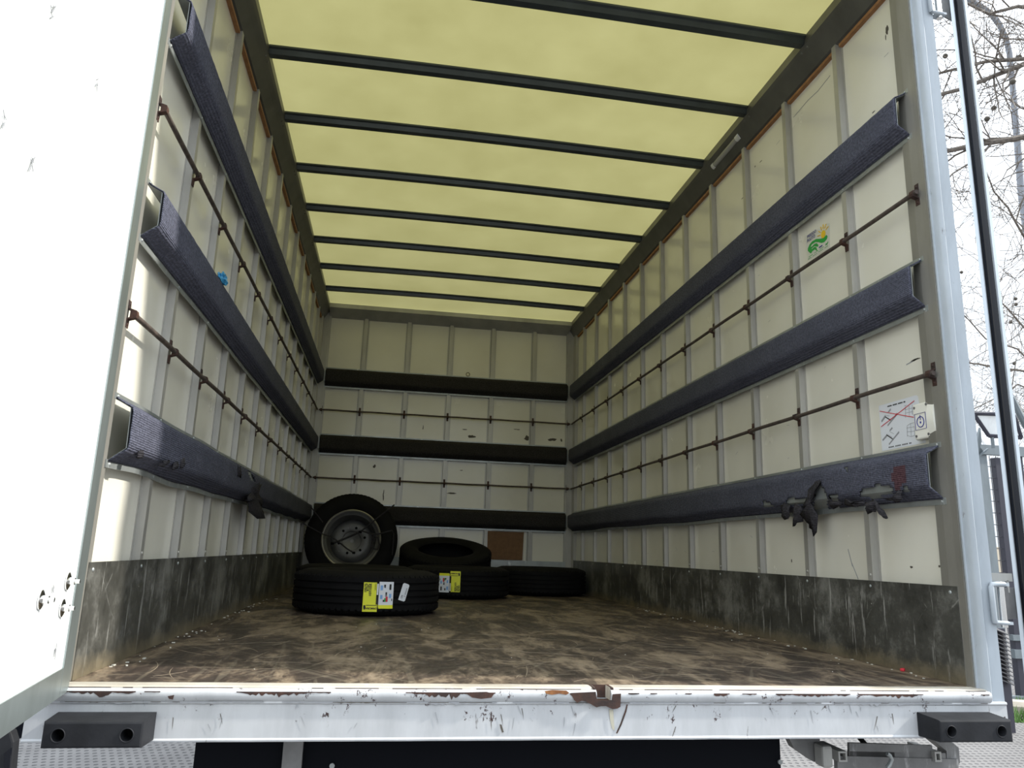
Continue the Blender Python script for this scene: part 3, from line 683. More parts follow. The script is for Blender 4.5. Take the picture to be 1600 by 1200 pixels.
def cyl_text(par, s_, size, cx, cz, a0, dr, rot=0., align='CENTER', m_=None, bold=.0):
    vs, fs = text_mesh(s_, size, align, bold); f = cyl_map(RT+dr, a0); c, s2 = cos(rot), sin(rot)
    return MB().add([f(cx+v.x*c-v.y*s2, cz+v.x*s2+v.y*c) for v in vs], fs).build('lettering', m_ or M['ink'], par, local=True, fix=False)
def tyre_label(T, a0, flip):
    # local x runs to the right in view; everything is laid out as seen, then optionally turned upside down
    f = (lambda x: -x) if flip else (lambda x: x); q = (lambda z: .228-z) if flip else (lambda z: z)
    rr = pi if flip else 0
    def P(nm, m_, x0, x1, z0, z1, dr): return patch(T if nm == 'label' else LB[0], nm, m_, min(f(x0), f(x1)), max(f(x0), f(x1)), min(q(z0), q(z1)), max(q(z0), q(z1)), a0, dr)
    LB = [None]
    lb = P('label', M['yellow'], -.066, .000, .030, .174, .003); lb['label'] = 'bright yellow size label'; LB[0] = lb
    P('brand_strip', M['yellow'], -.066, .008, .028, .064, .0036)
    P('underline', M['ink'], -.048, .006, .0585, .0615, .0050)
    for s_, x in (('195/75', -.050), ('R16C', -.039), ('107/105R', -.026)):
        cyl_text(lb, s_, .0165, f(x), q(.169), a0, .0052, pi/2+rr, 'RIGHT', bold=.0005)
    cyl_text(lb, 'VANPRO', .0085, f(-.004), q(.169), a0, .0052, pi/2+rr, 'RIGHT')
    cyl_text(lb, 'KORMORAN', .0130, f(-.022), q(.049), a0, .0056, pi+rr, 'CENTER', bold=.0004)
    P('emblem', M['ink'], -.061, -.051, .044, .060, .0052); P('emblem', M['ink'], -.058, -.054, .038, .046, .0052)
    P('side_strip', M['white'], .002, .010, .112, .168, .003)
    P('side_strip', M['ink'], .002, .010, .066, .108, .003)
    w = P('label', M['white'], .013, .089, .060, .178, .003); w['label'] = 'white energy rating label'; LB[0] = w
    P('yellow_edge', M['yellow'], .012, .089, .044, .062, .0032)
    for x0, x1, z0, z1, m_ in ((.020, .032, .136, .160, 'lblue'), (.020, .032, .092, .112, 'lblue'), (.038, .047, .148, .164, 'ink'), (.047, .055, .106, .126, 'ink'), (.066, .076, .138, .166, 'ink'), (.066, .078, .098, .118, 'lblue'), (.035, .042, .078, .088, 'ink'), (.042, .049, .078, .096, 'green'), (.049, .060, .078, .104, 'red'), (.080, .084, .082, .094, 'ink')):
        P('symbol', M[m_], x0, x1, z0, z1, .0052)
    for s_, x, z in (('C', .042, .152), ('B', .051, .111)): cyl_text(w, s_, .012, f(x), q(z), a0, .0062, pi/2+rr, 'CENTER', M['white'])
def facing(x, y, du=0.): return atan2(CAM.y-y, CAM.x-x)+du
xa, ya = -.565, 2.225
TA = lying(xa, ya, 0, 'nearest tyre lying flat on the floor with a bright yellow label facing out')
pa = on(1, ya-RT, 586, 930); tyre_label(TA, atan2(pa.y-ya, pa.x-xa)+.02, False)
# small white sticker, tilted
vs = []; c, s2 = cos(-.28), sin(-.28); f = cyl_map(RT+.0035, facing(xa, ya)+.02); base = .285
pts = [(-.020, -.044), (.014, -.044), (.020, -.038), (.020, .040), (.014, .046), (-.014, .046), (-.020, .040)]
a0l = atan2(pa.y-ya, pa.x-xa)+.02
f = cyl_map(RT+.0035, a0l)
o = MB().add([f(.150+x*c-y_*s2, .125+x*s2+y_*c) for x, y_ in pts]+[cyl_map(RT+.0022, a0l)(.150+x*c-y_*s2, .125+x*s2+y_*c) for x, y_ in pts], [tuple(range(7)), tuple(range(13, 6, -1))]+[(i, 7+i, 7+(i+1) % 7, (i+1) % 7) for i in range(7)]).build('label', M['white'], TA, local=True); o['label'] = 'small tilted white sticker'
cyl_text(o, '-20', .016, .142, .100, a0l, .0045, pi/2-.28, 'CENTER'); cyl_text(o, 'IT 4029508', .010, .163, .123, a0l, .0045, pi/2-.28, 'CENTER')
xb, yb_ = .052, 3.685
TB = lying(xb, yb_, 0, 'tyre lying flat behind the nearest one, its label partly hidden')
pb = on(1, yb_-RT, 716, 918); tyre_label(TB, atan2(pb.y-yb_, pb.x-xb)-.13, True)
TC = lying(.79, 4.275, 0, 'unlabelled tyre lying flat, rightmost, near the right skirting')
TD = lying(-.665, 3.16, 0, 'unlabelled tyre lying flat between the nearest tyre and the upright wheel')
TE = lying(.015, 4.488, .146, 'tyre leaning tilted against the front bulkhead, its open centre showing', (radians(16), 0, 0))

# upright wheel with rim
WH = thing('spare_wheel', (-.775, 4.56, .385), 'upright spare wheel with grey six-hole rim leaning in the far left corner', 'wheel', None, (radians(84), 0, 0))
WH.scale = (.945,)*3
o = bpy.data.objects['rubber_casing'].copy(); COL.objects.link(o); o.parent = WH; o.location = (0, 0, -.10*S); o.name = 'tyre'
g = MB()
zf = -.10
g.lathe([(RB+.016, zf+.222), (RB+.010, zf+.226), (RB+.002, zf+.222), (RB-.006, zf+.204), (RB-.026, zf+.190), (RB-.030, zf+.12), (RB-.05, zf+.085), (RB-.052, zf+.02), (RB-.048, zf+.02), (RB-.046, zf+.08), (RB-.024, zf+.118), (RB-.020, zf+.186), (RB, zf+.198)], 64); g.build('rim', M['rim'], WH, smooth=True, local=True)
MB().lathe([(RB+.017, zf+.2225), (RB+.010, zf+.2275), (RB+.001, zf+.2235), (RB+.006, zf+.2215)], 64).build('rim_edge', M['bright'], WH, smooth=True, local=True)
g = MB().lathe([(.083, zf+.092), (.083, zf+.100), (.088, zf+.104), (.145, zf+.104), (.160, zf+.098), (RB-.048, zf+.050), (RB-.048, zf+.044), (.156, zf+.090), (.145, zf+.096)], 64); dk = g.build('wheel_disc', M['rim'], WH, smooth=True, local=True)
for k in range(6):
    a = 2*pi*k/6+.25; MB().tube([(.115*cos(a), .115*sin(a), zf+.1042), (.115*cos(a), .115*sin(a), zf+.1050)], .0115, 12).build('bolt_hole', M['black'], dk, local=True)
MB().lathe([(.0, zf+.06), (.07, zf+.062), (.083, zf+.092), (.083, zf+.085), (.0, zf+.055)], 32).build('hub', M['steel'], WH, smooth=True, local=True)
# elastic cord hooked over it
cb = lambda pts, y_: [on(1, y_, 460+x/8.572, 760+y__/8.572) for x, y__ in pts]
EC = thing('elastic_cord', (-.8, 4.38, .3), 'dark elastic hook cord stretched across the face of the upright wheel', 'cord')
g = MB(); yy = 4.385
for pts, r in (([(225, 280), (380, 480)], .005), ([(105, 490), (380, 640), (490, 670)], .005), ([(510, 765), (700, 690), (880, 610)], .008), ([(480, 660), (600, 750), (700, 830), (795, 890)], .006), ([(880, 610), (1040, 480), (1340, 245)], .006), ([(880, 590), (1050, 640), (1120, 640), (1310, 590), (1330, 640), (1310, 920)], .006), ([(1060, 660), (1040, 760), (1060, 840), (1110, 845), (1140, 780), (1120, 690), (1060, 660)], .007)):
    P = cb(pts, yy); g.tube(P, r, 8)
g.build('cord', M['tear'], EC, smooth=True)
g = MB()
for u, v in ((510, 765), (795, 890), (880, 610)): c = cb([(u, v)], yy)[0]; g.tube([c+Vector((-.012, 0, 0)), c+Vector((.012, 0, 0))], .010, 8)
g.build('hook', M['black'], EC)

# ------------------------------------------------------------------ small things in the load space
def crumple(name, m_, c, r, sc, label, cat, seed):
    bm = bmesh.new(); bmesh.ops.create_icosphere(bm, subdivisions=3, radius=1)
    g = MB(); vs = []
    for v in bm.verts:
        n_ = v.co.normalized(); d = 1+.55*noise.noise(n_*2.3+Vector((seed, 0, 0)))+.3*noise.noise(n_*6+Vector((0, seed, 0)))
        p = Vector((n_.x*sc[0], n_.y*sc[1], max(n_.z, -.75)*sc[2]))*r*d; vs.append(Vector(c)+p)
    fs = [tuple(v.index for v in f.verts) for f in bm.faces]; bm.free()
    return tag(g.add(vs, fs).build(name, m_, smooth=False), label, cat)
crumple('plastic_bag', M['bag'], (-.40, 4.66, .07), .075, (.8, .8, 1.3), 'crumpled grey plastic bag between upright wheel and leaning tyre', 'bag', 3)
pbx = on(0, -1.163, 343, 441)
crumple('plastic_scrap', M['bluebag'], pbx+Vector((.008, 0, .012)), .024, (.7, 1.6, 1.0), 'small blue plastic scrap on the middle rail of the left wall', 'scrap', 5)
bp = tag(MB().poly([(.42, L-.006, .262), (.745, L-.006, .262), (.752, L-.006, .512), (.418, L-.006, .512)], (0, 1, 0), .004).build('board', M['card']), 'brown board stuck under the lowest rail on the front bulkhead', 'board')
# strip lamp on the right cove
SL = thing('strip_lamp', (1.16, 1.36, 2.44), 'slim unlit strip lamp with pale ends on the right roof rail', 'lamp')
cv = Vector((-.83, 0, -.56)); cx_ = Vector((PX-.0575, 0, 2.448)); al = Vector((0, 1, 0)); ac = cv.cross(al)
def cap_prof(r0): return [(r0*cos(a), r0*.55*sin(a)) for a in [pi*k/8 for k in range(9)]]
def sl(y0, y1, r0, m_, nm_): return MB().sweep(cap_prof(r0), lambda t, a, b: cx_+Vector((0, t, 0))+ac*a+cv*(b+.0005), [y0, y1]).build(nm_, m_, SL, smooth=True)
sl(1.225, 1.50, .0135, M['lens'], 'lens'); sl(1.195, 1.228, .0155, M['cap'], 'end_cap'); sl(1.497, 1.52, .0155, M['cap'], 'end_cap')
# ring on the back rail, dark marks on the bulkhead panels
rg = MB(); c = Vector((.17, L-.03, 1.945+.012)); k = 20; P = [c+Vector((.017*cos(2*pi*i/k), 0, .017*sin(2*pi*i/k))) for i in range(k+2)]
tag(rg.tube(P, .003, 6).build('steel_ring', M['rust'], smooth=True), 'small steel ring standing on the topmost rail of the front bulkhead', 'ring')
def smudge(par, c, rx_, rz_, seed, pl, n_=14, m_=None):
    P = []
    for i in range(n_):
        a = 2*pi*i/n_; d = 1+.7*noise.noise(Vector((cos(a)*1.7, sin(a)*1.7, seed))); P.append((c[0]+rx_*d*cos(a), c[1]+rz_*d*sin(a)))
    if pl == 'b': Q = [(a, L+DP-.0008, b) for a, b in P]; nn = (0, 1, 0)
    elif pl == 'r': Q = [(PX-.0008, a, b) for a, b in P]; nn = (1, 0, 0)
    else: Q = [(-PX+.0008, a, b) for a, b in P]; nn = (-1, 0, 0)
    MB().poly(Q, nn, .0006).build('scuff_mark', m_ or M['stain'], par)
for u, v, rx_, rz_ in ((737, 682, .035, .014), (824, 684, .03, .022), (862, 687, .04, .014), (727, 671, .02, .005), (808, 671, .03, .004), (706, 771, .05, .006), (585, 729, .014, .014), (599, 775, .007, .05), (721, 735, .012, .004), (877, 688, .008, .014), (661, 668, .004, .02)):
    c = on(1, L+DP, u, v); smudge(wb, (c.x, c.z), rx_, rz_, u*.1, 'b')
for u, v, rx_, rz_ in ((1386, 46, .009, .018), (1384, 58, .003, .01), (1424, 886, .006, .004), (1180, 260, .006, .003), (1237, 876, .004, .006), (1468, 885, .005, .004), (1365, 175, .008, .002), (1189, 252, .012, .002), (1430, 562, .02, .003), (1160, 310, .01, .002)):
    c = on(0, PX, u, v); smudge(wr, (c.y, c.z), rx_, rz_, u*.1, 'r')
for a_, b_ in (((1297, 118), (1278, 142)), ((1278, 142), (1262, 157)), ((1262, 157), (1240, 183)), ((1416, 570), (1434, 560)), ((1331, 880), (1341, 905)), ((1325, 858), (1332, 885))):
    p, q = on(0, PX-.0005, *a_), on(0, PX-.0005, *b_); MB().beam(p, q, .0006, .0035).build('scratch', M['greyink'], wr)
random.seed(11)
for k in range(46):                       # faint scratches over the right panels
    y_ = random.uniform(.1, 3.6); z_ = random.choice([random.uniform(.3, .5), random.uniform(.75, 1.1), random.uniform(1.98, 2.35), random.uniform(1.35, 1.72)]); a = random.uniform(-.6, .6); l_ = random.uniform(.008, .035)
    if any(abs(y_-(s_+.014)) < .05 for s_ in studs): continue
    MB().beam((PX-.0005, y_, z_), (PX-.0005, y_+l_*cos(a), z_+l_*sin(a)), .0005, .0014).build('scratch', M['greyink'], wr)

# sticker with sun and green hills
def W6(pts): return [on(0, PX-.0012, 1220+x/13.333, 340+y_/13.333) for x, y_ in pts]
ST_ = thing('sun_sticker', tuple(W6([(800, 860)])[0]), 'green and yellow sun-over-hills sticker on the right wall below the topmost rail', 'sticker')
def SP(nm_, m_, pts, k=0): return MB().poly([p-Vector((.0006*k, 0, 0)) for p in W6(pts)], (1, 0, 0), .0005).build(nm_, m_, ST_)
M['film'] = mat('clear_film', (.60, .60, .54), .3)
SP('film', M['film'], [(505, 400), (1010, 110), (1020, 640), (560, 890)])
SP('hill', M['green'], [(565,690),(568,640),(600,560),(660,490),(740,445),(830,440),(890,425),(955,360),(975,390),(960,450),(910,510),(850,530),(790,512),(720,510),(650,560),(618,612),(650,602),(700,550),(750,532),(785,570),(778,610),(745,605),(700,595),(650,640),(640,668),(700,612),(740,615),(762,690),(740,688),(715,662),(660,700),(630,748),(590,720)], 1)
SP('hill', M['green'], [(918,555),(965,530),(990,485),(985,530),(950,560)], 1)
c0 = W6([(888, 345)])[0]
MB().poly([c0+Vector((-.0012, .0165*cos(2*pi*i/24), .0165*sin(2*pi*i/24))) for i in range(24)], (1, 0, 0), .0005).build('sun_disc', M['sunyellow'], ST_)
for a in (25, 55, 85, 112, 140, 168):
    d = Vector((0, -cos(radians(a)), sin(radians(a)))); MB().beam(c0+d*.023+Vector((-.0008, 0, 0)), c0+d*.042+Vector((-.0008, 0, 0)), .0030, .0030, (1, 0, 0)).build('sun_ray', M['sunyellow'], ST_)
def wtext(par, s_, size, P, m_, bold=0., align='LEFT', sh=0.):
    vs, fs = text_mesh(s_, size, align, bold); return MB().add([(P.x-.0016, P.y-v.x, P.z+v.y+sh*v.x) for v in vs], fs).build('lettering', m_, par, fix=False)
wtext(ST_, 'FREDDO', .0185, W6([(553, 440)])[0], M['blueink'], .0002); wtext(ST_, 'PULITO', .0185, W6([(555, 522)])[0], M['blueink'], .0002)
g = MB(); p = W6([(800, 640)])[0]
for i in range(5): g.box((p.x-.0012, p.y-.004-i*.0052, p.z), (p.x-.0006, p.y-i*.0052, p.z+.0055))
g.build('small_print', M['blueink'], ST_)
for k, (a_, b_) in enumerate((((590, 825), (985, 595)), ((575, 875), (1000, 625)))):
    p, q = W6([a_, b_]); n_ = 17
    g = MB()
    for i in range(n_):
        if (i+k) % 5 == 4: continue
        r = p.lerp(q, i/n_); r.z = p.z; g.box((r.x-.0012, r.y-.0042, r.z), (r.x-.0006, r.y, r.z+.0030))
    g.build('small_print', M['green'], ST_)
# instruction sheet
def W7(pts): return [on(0, PX-.0012, 1360+x/10, 600+y_/10) for x, y_ in pts]
IS = thing('instruction_sheet', (PX-.001, .22, .72), 'white paper diagram crossed by red lines at rear end of right wall', 'paper sign')
MB().poly([(PX-.0012, .332, .884), (PX-.0012, .136, .884), (PX-.0012, .128, .878), (PX-.0012, .110, .722), (PX-.0012, .332, .722)], (1, 0, 0), .0006).build('sheet', M['white'], IS)
def IP(m_, pts): return MB().poly([p-Vector((.0006, 0, 0)) for p in W7(pts)], (1, 0, 0), .0004).build('drawing', m_, IS)
def IL(m_, a_, b_, w=.002, k=1): p, q = W7([a_, b_]); o = Vector((-.0006*k, 0, 0)); return MB().beam(p+o, q+o, .0005, w).build('line', m_, IS)
for P in ([(170,575),(235,480),(245,510),(180,600)], [(268,445),(315,378),(322,405),(290,440)], [(268,640),(415,448),(425,475),(275,662)], [(188,870),(262,778),(272,808),(198,892)], [(300,720),(340,672),(350,695),(310,738)], [(288,935),(445,735),(452,760),(295,955)]): IP(M['greyink'], P)
IL(M['ink'], (232, 512), (318, 565), .0035); IL(M['ink'], (255, 795), (350, 858), .0035)
for a_, b_ in (((550,340),(550,530)), ((605,335),(610,500)), ((655,325),(660,480)), ((545,400),(660,375)), ((550,455),(665,430)), ((575,660),(580,820)), ((630,620),(640,815)), ((690,610),(695,800)), ((565,690),(695,665)), ((570,750),(695,735)), ((575,650),(630,615)), ((630,615),(695,600)), ((580,800),(635,822)), ((635,822),(700,800)), ((245,490),(300,500)), ((300,740),(370,780)), ((530,340),(575,330)), ((275,790),(340,830))): IL(M['greyink'], a_, b_, .0011)
IL(M['red'], (150, 425), (715, 525), .0024, 2); IL(M['red'], (690, 262), (172, 668), .0024, 2)
for a_, b_ in (((270, 362), (550, 280)), ((290, 1000), (650, 925))):
    p, q = W7([a_, b_]); g = MB()
    for i in range(20):
        if i % 6 == 5: continue
        r = p.lerp(q, i/20); r.z = p.z if a_[1] < 500 else p.z; g.box((r.x-.001, r.y-.0032, p.z), (r.x-.0004, r.y, p.z+.0042))
    g.build('small_print', M['ink'], IS)
# switch
SW = thing('light_switch', (PX-.02, .07, .728), 'white plastic switch box with a printed light symbol beside the rear post', 'switch')
MB().box((PX-.026, .022, .730), (PX-.0005, .128, .848)).build('switch_box', M['plastic'], SW, bevel=.006)
g = MB(); g.sweep([(.018*sin(pi*k/8)*1.0, -.055+.110*k/8) for k in range(9)], lambda t, a, b: (PX-.024-a*.55, t, .789+b), [.026, .056]); g.build('rocker', M['plastic'], SW, smooth=True)
g = MB(); xs_ = PX-.0268
for a_, b_ in (((.118, .762), (.118, .814)), ((.118, .814), (.068, .814)), ((.068, .814), (.068, .762)), ((.068, .762), (.118, .762))): g.beam((xs_, *a_), (xs_, *b_), .0006, .002, (1, 0, 0))
k = 28; P = [(xs_, .093+.016*cos(2*pi*i/k+1.57), .786+.017*sin(2*pi*i/k+1.57)) for i in range(k+1)]; g.tube(P, .0014, 6); g.beam((xs_, .093, .792), (xs_, .093, .808), .0006, .003, (0, 1, 0)); g.tube([(xs_, .093, .781), (xs_, .093, .787)], .0025, 6); g.build('symbol', M['blueink'], SW)
g = MB()
for y_, z_ in ((.118, .835), (.118, .742), (.062, .742), (.062, .838)): g.tube([(xs_+.001, y_, z_), (xs_-.0004, y_, z_)], .0045, 10)
g.build('screw', M['steel'], SW)
# floor litter
random.seed(5); g = MB()
for k in range(120):
    sd_ = random.choice((-1, 1, 1, -1, 0)); 
    if sd_: x = sd_*(HW-random.random()**2*.06-.008)
    else: x = random.uniform(-1.1, 1.1)
    y_ = random.uniform(.05, 3.0) if sd_ else random.uniform(.2, 1.6)
    r = random.uniform(.002, .006) if sd_ else random.uniform(.0015, .003); a = random.random()*3
    g.box((x-r, y_-r*.5, .0002), (x+r, y_+r*.5, .0002+r*.5), Matrix.Rotation(a, 3, 'Z'))
tag(g.build('floor_litter', M['film']), 'pale crumbs and chips along the edges of the plywood floor', 'litter', kind='stuff')
c = on(2, .002, 1412, 1048); tag(MB().box((c.x-.012, c.y-.006, .001), (c.x+.012, c.y+.006, .010), Matrix.Rotation(.5, 3, 'Z')).build('red_chip', M['red'], bevel=.002), 'tiny red plastic chip on the floor by the right skirting', 'chip')

# ------------------------------------------------------------------ under the body
GZ = -1.1
UF = thing('underrun_guard', (-.1, .2, -.5), 'black underrun panel below the sill beam with a grey vertical bracket', 'guard')
MB().box((-.66, .16, -.55), (.70, .175, -.1225)).build('panel', M['undercoat'], UF)
MB().box((-.93, .16, -.55), (-.705, .17, -.1225)).build('flap', M['undercoat'], UF)
MB().box((-.705, .13, -.55), (-.655, .15, -.1225)).build('bracket', M['steel'], UF)
for u, v in ((800-281, 1197), (1218, 1190)):
    c = on(1, .158, u, min(v, 1196)); MB().tube([c, c+Vector((0, -.006, 0))], .007, 10).build('bolt', M['flange'], UF)
MB().box((-1.2, .05, -.1), (1.2, .16, -.031)).build('cross_member', M['undercoat'], UF)
g = struct(MB().box((-1.2, .17, -.14), (1.2, L, -.031)).build('trim_14', M['undercoat']))
def Cc(x, y_, yp): return on(1, yp, 1180+x/3.81, 1100+y_/3.81)
FS = thing('folding_step', (1.0, .1, -.26), 'grey steel folding step hanging under the right end of the sill beam', 'step')
yp = .10
def lin(nm_, m_, a_, b_, w, h, y_=yp): return MB().beam(Cc(*a_, y_), Cc(*b_, y_), w, h, (0, 1, 0)).build(nm_, m_, FS)
lin('rail', M['steel'], (555, 285), (1050, 300), .05, .010); lin('rail', M['steel'], (555, 335), (1130, 345), .05, .010); lin('tread', M['steel'], (480, 372), (1200, 390), .06, .018)
for x0, x1, y0, y1 in ((495, 550, 282, 345), (1068, 1112, 285, 345)):
    a_, b_ = Cc(x0, y0, yp-.02), Cc(x1, y1, yp-.02); g = MB(); w = .005
    g.box((a_.x, yp-.02, b_.z), (a_.x+w, yp+.1, a_.z)).box((b_.x-w, yp-.02, b_.z), (b_.x, yp+.1, a_.z)).box((a_.x+w, yp-.02, b_.z), (b_.x-w, yp+.1, b_.z+w)).box((a_.x+w, yp-.02, a_.z-w), (b_.x-w, yp+.1, a_.z)); g.build('square_tube', M['bracket'], FS)
a_, b_ = Cc(400, 250, yp-.03), Cc(470, 385, yp-.03); MB().box((a_.x, yp-.03, b_.z), (b_.x, yp+.02, a_.z)).build('end_plate', M['bracket'], FS, bevel=.008)
MB().poly([Cc(*p, yp+.02) for p in ((200, 200), (385, 205), (388, 340), (350, 345), (230, 262))], (0, 1, 0), .03).build('arm', M['steel'], FS)
MB().poly([Cc(*p, yp-.0) for p in ((1040, 200), (1180, 232), (1212, 262), (1220, 350), (1190, 378), (1140, 345), (1140, 280))], (0, 1, 0), .04).build('arm', M['steel'], FS)
P = [Cc(*p, yp-.035) for p in ((785, 295), (800, 305), (812, 330), (800, 360), (785, 380))]; MB().tube(P, .006, 8).build('hook', M['flange'], FS, smooth=True)
P = [Cc(*p, yp+.2) for p in ((620, 200), (700, 290))]; MB().tube(P, .008, 8).build('hose', M['black'], FS)
# dark lamp housing at the far left below the door
LH = thing('lamp_housing', tuple(on(1, -.30, 5, 1200)), 'dark grey rounded housing at bottom left, below the open door', 'lamp housing')
P = [on(1, -.30, *p) for p in ((-60, 1130), (16, 1143), (21, 1160), (19, 1180), (14, 1240), (-60, 1240))]; MB().poly(P, (0, 1, 0), .03).build('housing', M['buffer'], LH, bevel=.004)
P = [on(1, -.30, *p) for p in ((8, 1176), (19, 1168), (17, 1200), (8, 1215))]; MB().poly([p+Vector((0, -.001, 0)) for p in P], (0, -1, 0), .004).build('lens', M['seal'], LH)
MB().poly([on(1, .0, *p) for p in ((22, 1136), (37, 1128), (38, 1150), (24, 1158))], (0, 1, 0), .05).build('bracket', M['undercoat'], LH)

# ------------------------------------------------------------------ outside
gr = MB(); gr.add([(-60, -60, GZ), (60, -60, GZ), (60, 90, GZ), (-60, 90, GZ)], [(0, 1, 2, 3)]); struct(gr.build('ground', M['pavers']))
# gate
yg = 5.75
def G(u, v, y_=yg): return on(1, y_, u, v)
GT = thing('mesh_gate', tuple(on(2, GZ, 1600, 1100)), 'grey steel gate with wire mesh standing behind the right side of the truck', 'gate')
def post(u0, u1, vt, y_, m_, nm_='post', z0=GZ+.02, dy=.08):
    a_ = G(u0, vt, y_); b_ = G(u1, vt, y_); MB().box((a_.x, y_, z0), (b_.x, y_+dy, a_.z)).build(nm_, m_, GT)
post(1526, 1541, 705, yg, M['gate']); post(1555, 1563, 715, yg, M['gatedark']); post(1590, 1597, 712, yg, M['gatedark']); post(1640, 1655, 705, yg, M['gate'])
xA = G(1526, 705).x; xB = G(1655, 705).x
def hrail(u, v0, v1, m_, xa_=xA, xb_=xB, y_=yg-.02): a_ = G(u, v0, y_); b_ = G(u, v1, y_); MB().box((xa_, y_, b_.z), (xb_, y_+.06, a_.z)).build('rail', m_, GT)
hrail(1560, 696, 711, M['gate']); hrail(1590, 1088, 1098, M['gate']); hrail(1580, 992, 1001, M['gate'], xA+.2); hrail(1580, 1015, 1029, M['gate'], xA+.2)
a_ = G(1580, 1029); b_ = G(1600, 1090); MB().box((xA+.35, yg+.02, GZ+.05), (xB-.3, yg+.04, a_.z)).build('kick_plate', M['gate'], GT)
g = MB(); zt_ = G(1555, 712).z; zb_ = G(1580, 992).z
for i in range(22): x = xA+.1+i*.085; g.tube([(x, yg+.03, zb_), (x, yg+.03, zt_)], .0045, 5)
k = 0; z = zb_
while z < zt_: g.tube([(xA, yg+.035, z), (xB, yg+.035, z)], .0045, 5); z += .135
g.build('wire_mesh', M['wire'], GT)
# louvred grille beside the frame
yq = 4.3; M['slat'] = mat('slat_grey', (.055, .055, .06), .5)
LG = thing('louvred_grille', tuple(on(1, yq, 1575, 1072)), 'louvred metal grille standing just right of the truck frame', 'grille')
p0 = on(1, yq, 1556, 986); p1 = on(1, yq, 1572, 1000); q0 = on(1, yq, 1569, 1064); q1 = on(1, yq, 1582, 1071)
MB().box((p0.x-.05, yq+.03, GZ), (q1.x+.01, yq+.10, p0.z+.02)).build('cabinet', M['gatedark'], LG)
for i in range(13):
    t = i/12; z = p0.z+(q0.z-p0.z)*t-.01; MB().add([(p0.x-.05, yq-.03, z+.03), (q1.x, yq-.03, z-.028), (q1.x, yq+.03, z-.002), (p0.x-.05, yq+.03, z+.055), (p0.x-.05, yq-.03, z+.038), (q1.x, yq-.03, z-.020), (q1.x, yq+.03, z+.006), (p0.x-.05, yq+.03, z+.063)], [(0,1,2,3),(4,5,6,7),(0,1,5,4),(1,2,6,5),(2,3,7,6),(3,0,4,7)]).build('slat', M['slat'], LG)
# curb and grass
c0_ = on(2, GZ, 1588, 1122)
tag(MB().sweep([(-.12, 0), (-.12, .12), (-.08, .16), (.08, .16), (.12, .12), (.12, 0)], lambda t, a, b: (c0_.x-.2+t*.93, c0_.y+a+.1-t*.38, GZ+b), [-.1, 1.0, 2.5]).build('curb_stone', M['curb']), 'weathered concrete curb at right beside the gate', 'curb')
random.seed(2); g = MB()
for k in range(700):
    x = c0_.x+random.uniform(-.15, 1.2); y_ = c0_.y+.66+random.uniform(-.1, .1)-(x-c0_.x)*.38; h = random.uniform(.04, .13); a = random.random()*6.28; w = .012
    b0 = Vector((x, y_, GZ)); d = Vector((cos(a), sin(a), 0)); t_ = b0+Vector((random.uniform(-.05, .05), random.uniform(-.05, .05), h)); g.add([b0-d*w, b0+d*w, t_], [(0, 1, 2)])
for k in range(60):
    p = on(2, GZ, 1578, 1124); b0 = p+Vector((random.uniform(-.06, .08), random.uniform(-.15, -.05), 0)); d = Vector((1, 0, 0)); g.add([b0-d*.01, b0+d*.01, b0+Vector((random.uniform(-.1, .1), random.uniform(-.05, .05), random.uniform(.05, .16)))], [(0, 1, 2)])
tag(g.build('grass', M['grass'], fix=False), 'green grass tufts between curb and gate', 'grass', kind='stuff')
# far pieces
fb = tag(MB().box((18, 24, GZ), (32, 25, GZ+2.2)).build('far_building', M['far']), 'low pale building far behind the gate', 'building')
FF = thing('far_railing', (14, 16, GZ), 'dark vertical bar railing far behind the gate', 'railing')
g = MB()
for i in range(40): g.box((11+i*.2, 16, GZ), (11.05+i*.2, 16.04, GZ+1.5))
g.build('bars', M['gatedark'], FF); MB().box((11, 15.98, GZ+1.2), (19, 16.06, GZ+1.26)).box((11, 15.98, GZ+.2), (19, 16.06, GZ+.26)).build('rail', M['gatedark'], FF)
# tilted framed panel above the gate
FP = thing('framed_panel', tuple(at(1550, 690, 8.4)), 'tilted white panel in a dark frame above the gate', 'panel')
dd = 8.4; P = [at(*p, dd) for p in ((1521, 646), (1584, 648), (1596, 684), (1545, 681))]
nn = (P[1]-P[0]).cross(P[3]-P[0]).normalized(); MB().poly(P, nn, .02).build('sheet', M['doorwhite'], FP)
g = MB()
for i in range(4): g.tube([P[i], P[(i+1) % 4]], .022, 6)
g.build('frame', M['gatedark'], FP); MB().tube([at(1580, 620, dd), at(1604, 668, dd)], .035, 8).tube([at(1550, 682, dd), at(1552, 700, dd)], .02, 6).build('stay', M['gate'], FP)
MB().poly([at(*p, 8.2) for p in ((1527, 688), (1532, 668), (1534, 690), (1529, 712), (1545, 700), (1541, 706), (1530, 714))], (0, 1, 0), .03).build('corner_plate', M['gate'], FP)
# street lamp with curved neck
LP = thing('street_lamp', (0, 0, 0), 'grey street lamp pole with curved top at the right edge', 'street lamp'); dd = 13.
P = [at(*p, dd) for p in ((1470, -25), (1500, -5), (1525, 5), (1548, 20), (1563, 40), (1573, 62), (1578, 85), (1583, 140), (1590, 225), (1596, 300))]
end = P[-1]; base = Vector((end.x+.08, end.y, GZ)); LP.location = base*S; LP['_o'] = tuple(base)
MB().tube(P+[base.lerp(end, .5), base], [.05]*8+[.055, .06, .07, .085], 12).build('pole', M['pole'], LP, smooth=True)
hd = P[0]; MB().box((hd.x-.55, hd.y-.12, hd.z-.05), (hd.x+.05, hd.y+.12, hd.z+.05)).build('lamp_head', M['pole'], LP, bevel=.03)
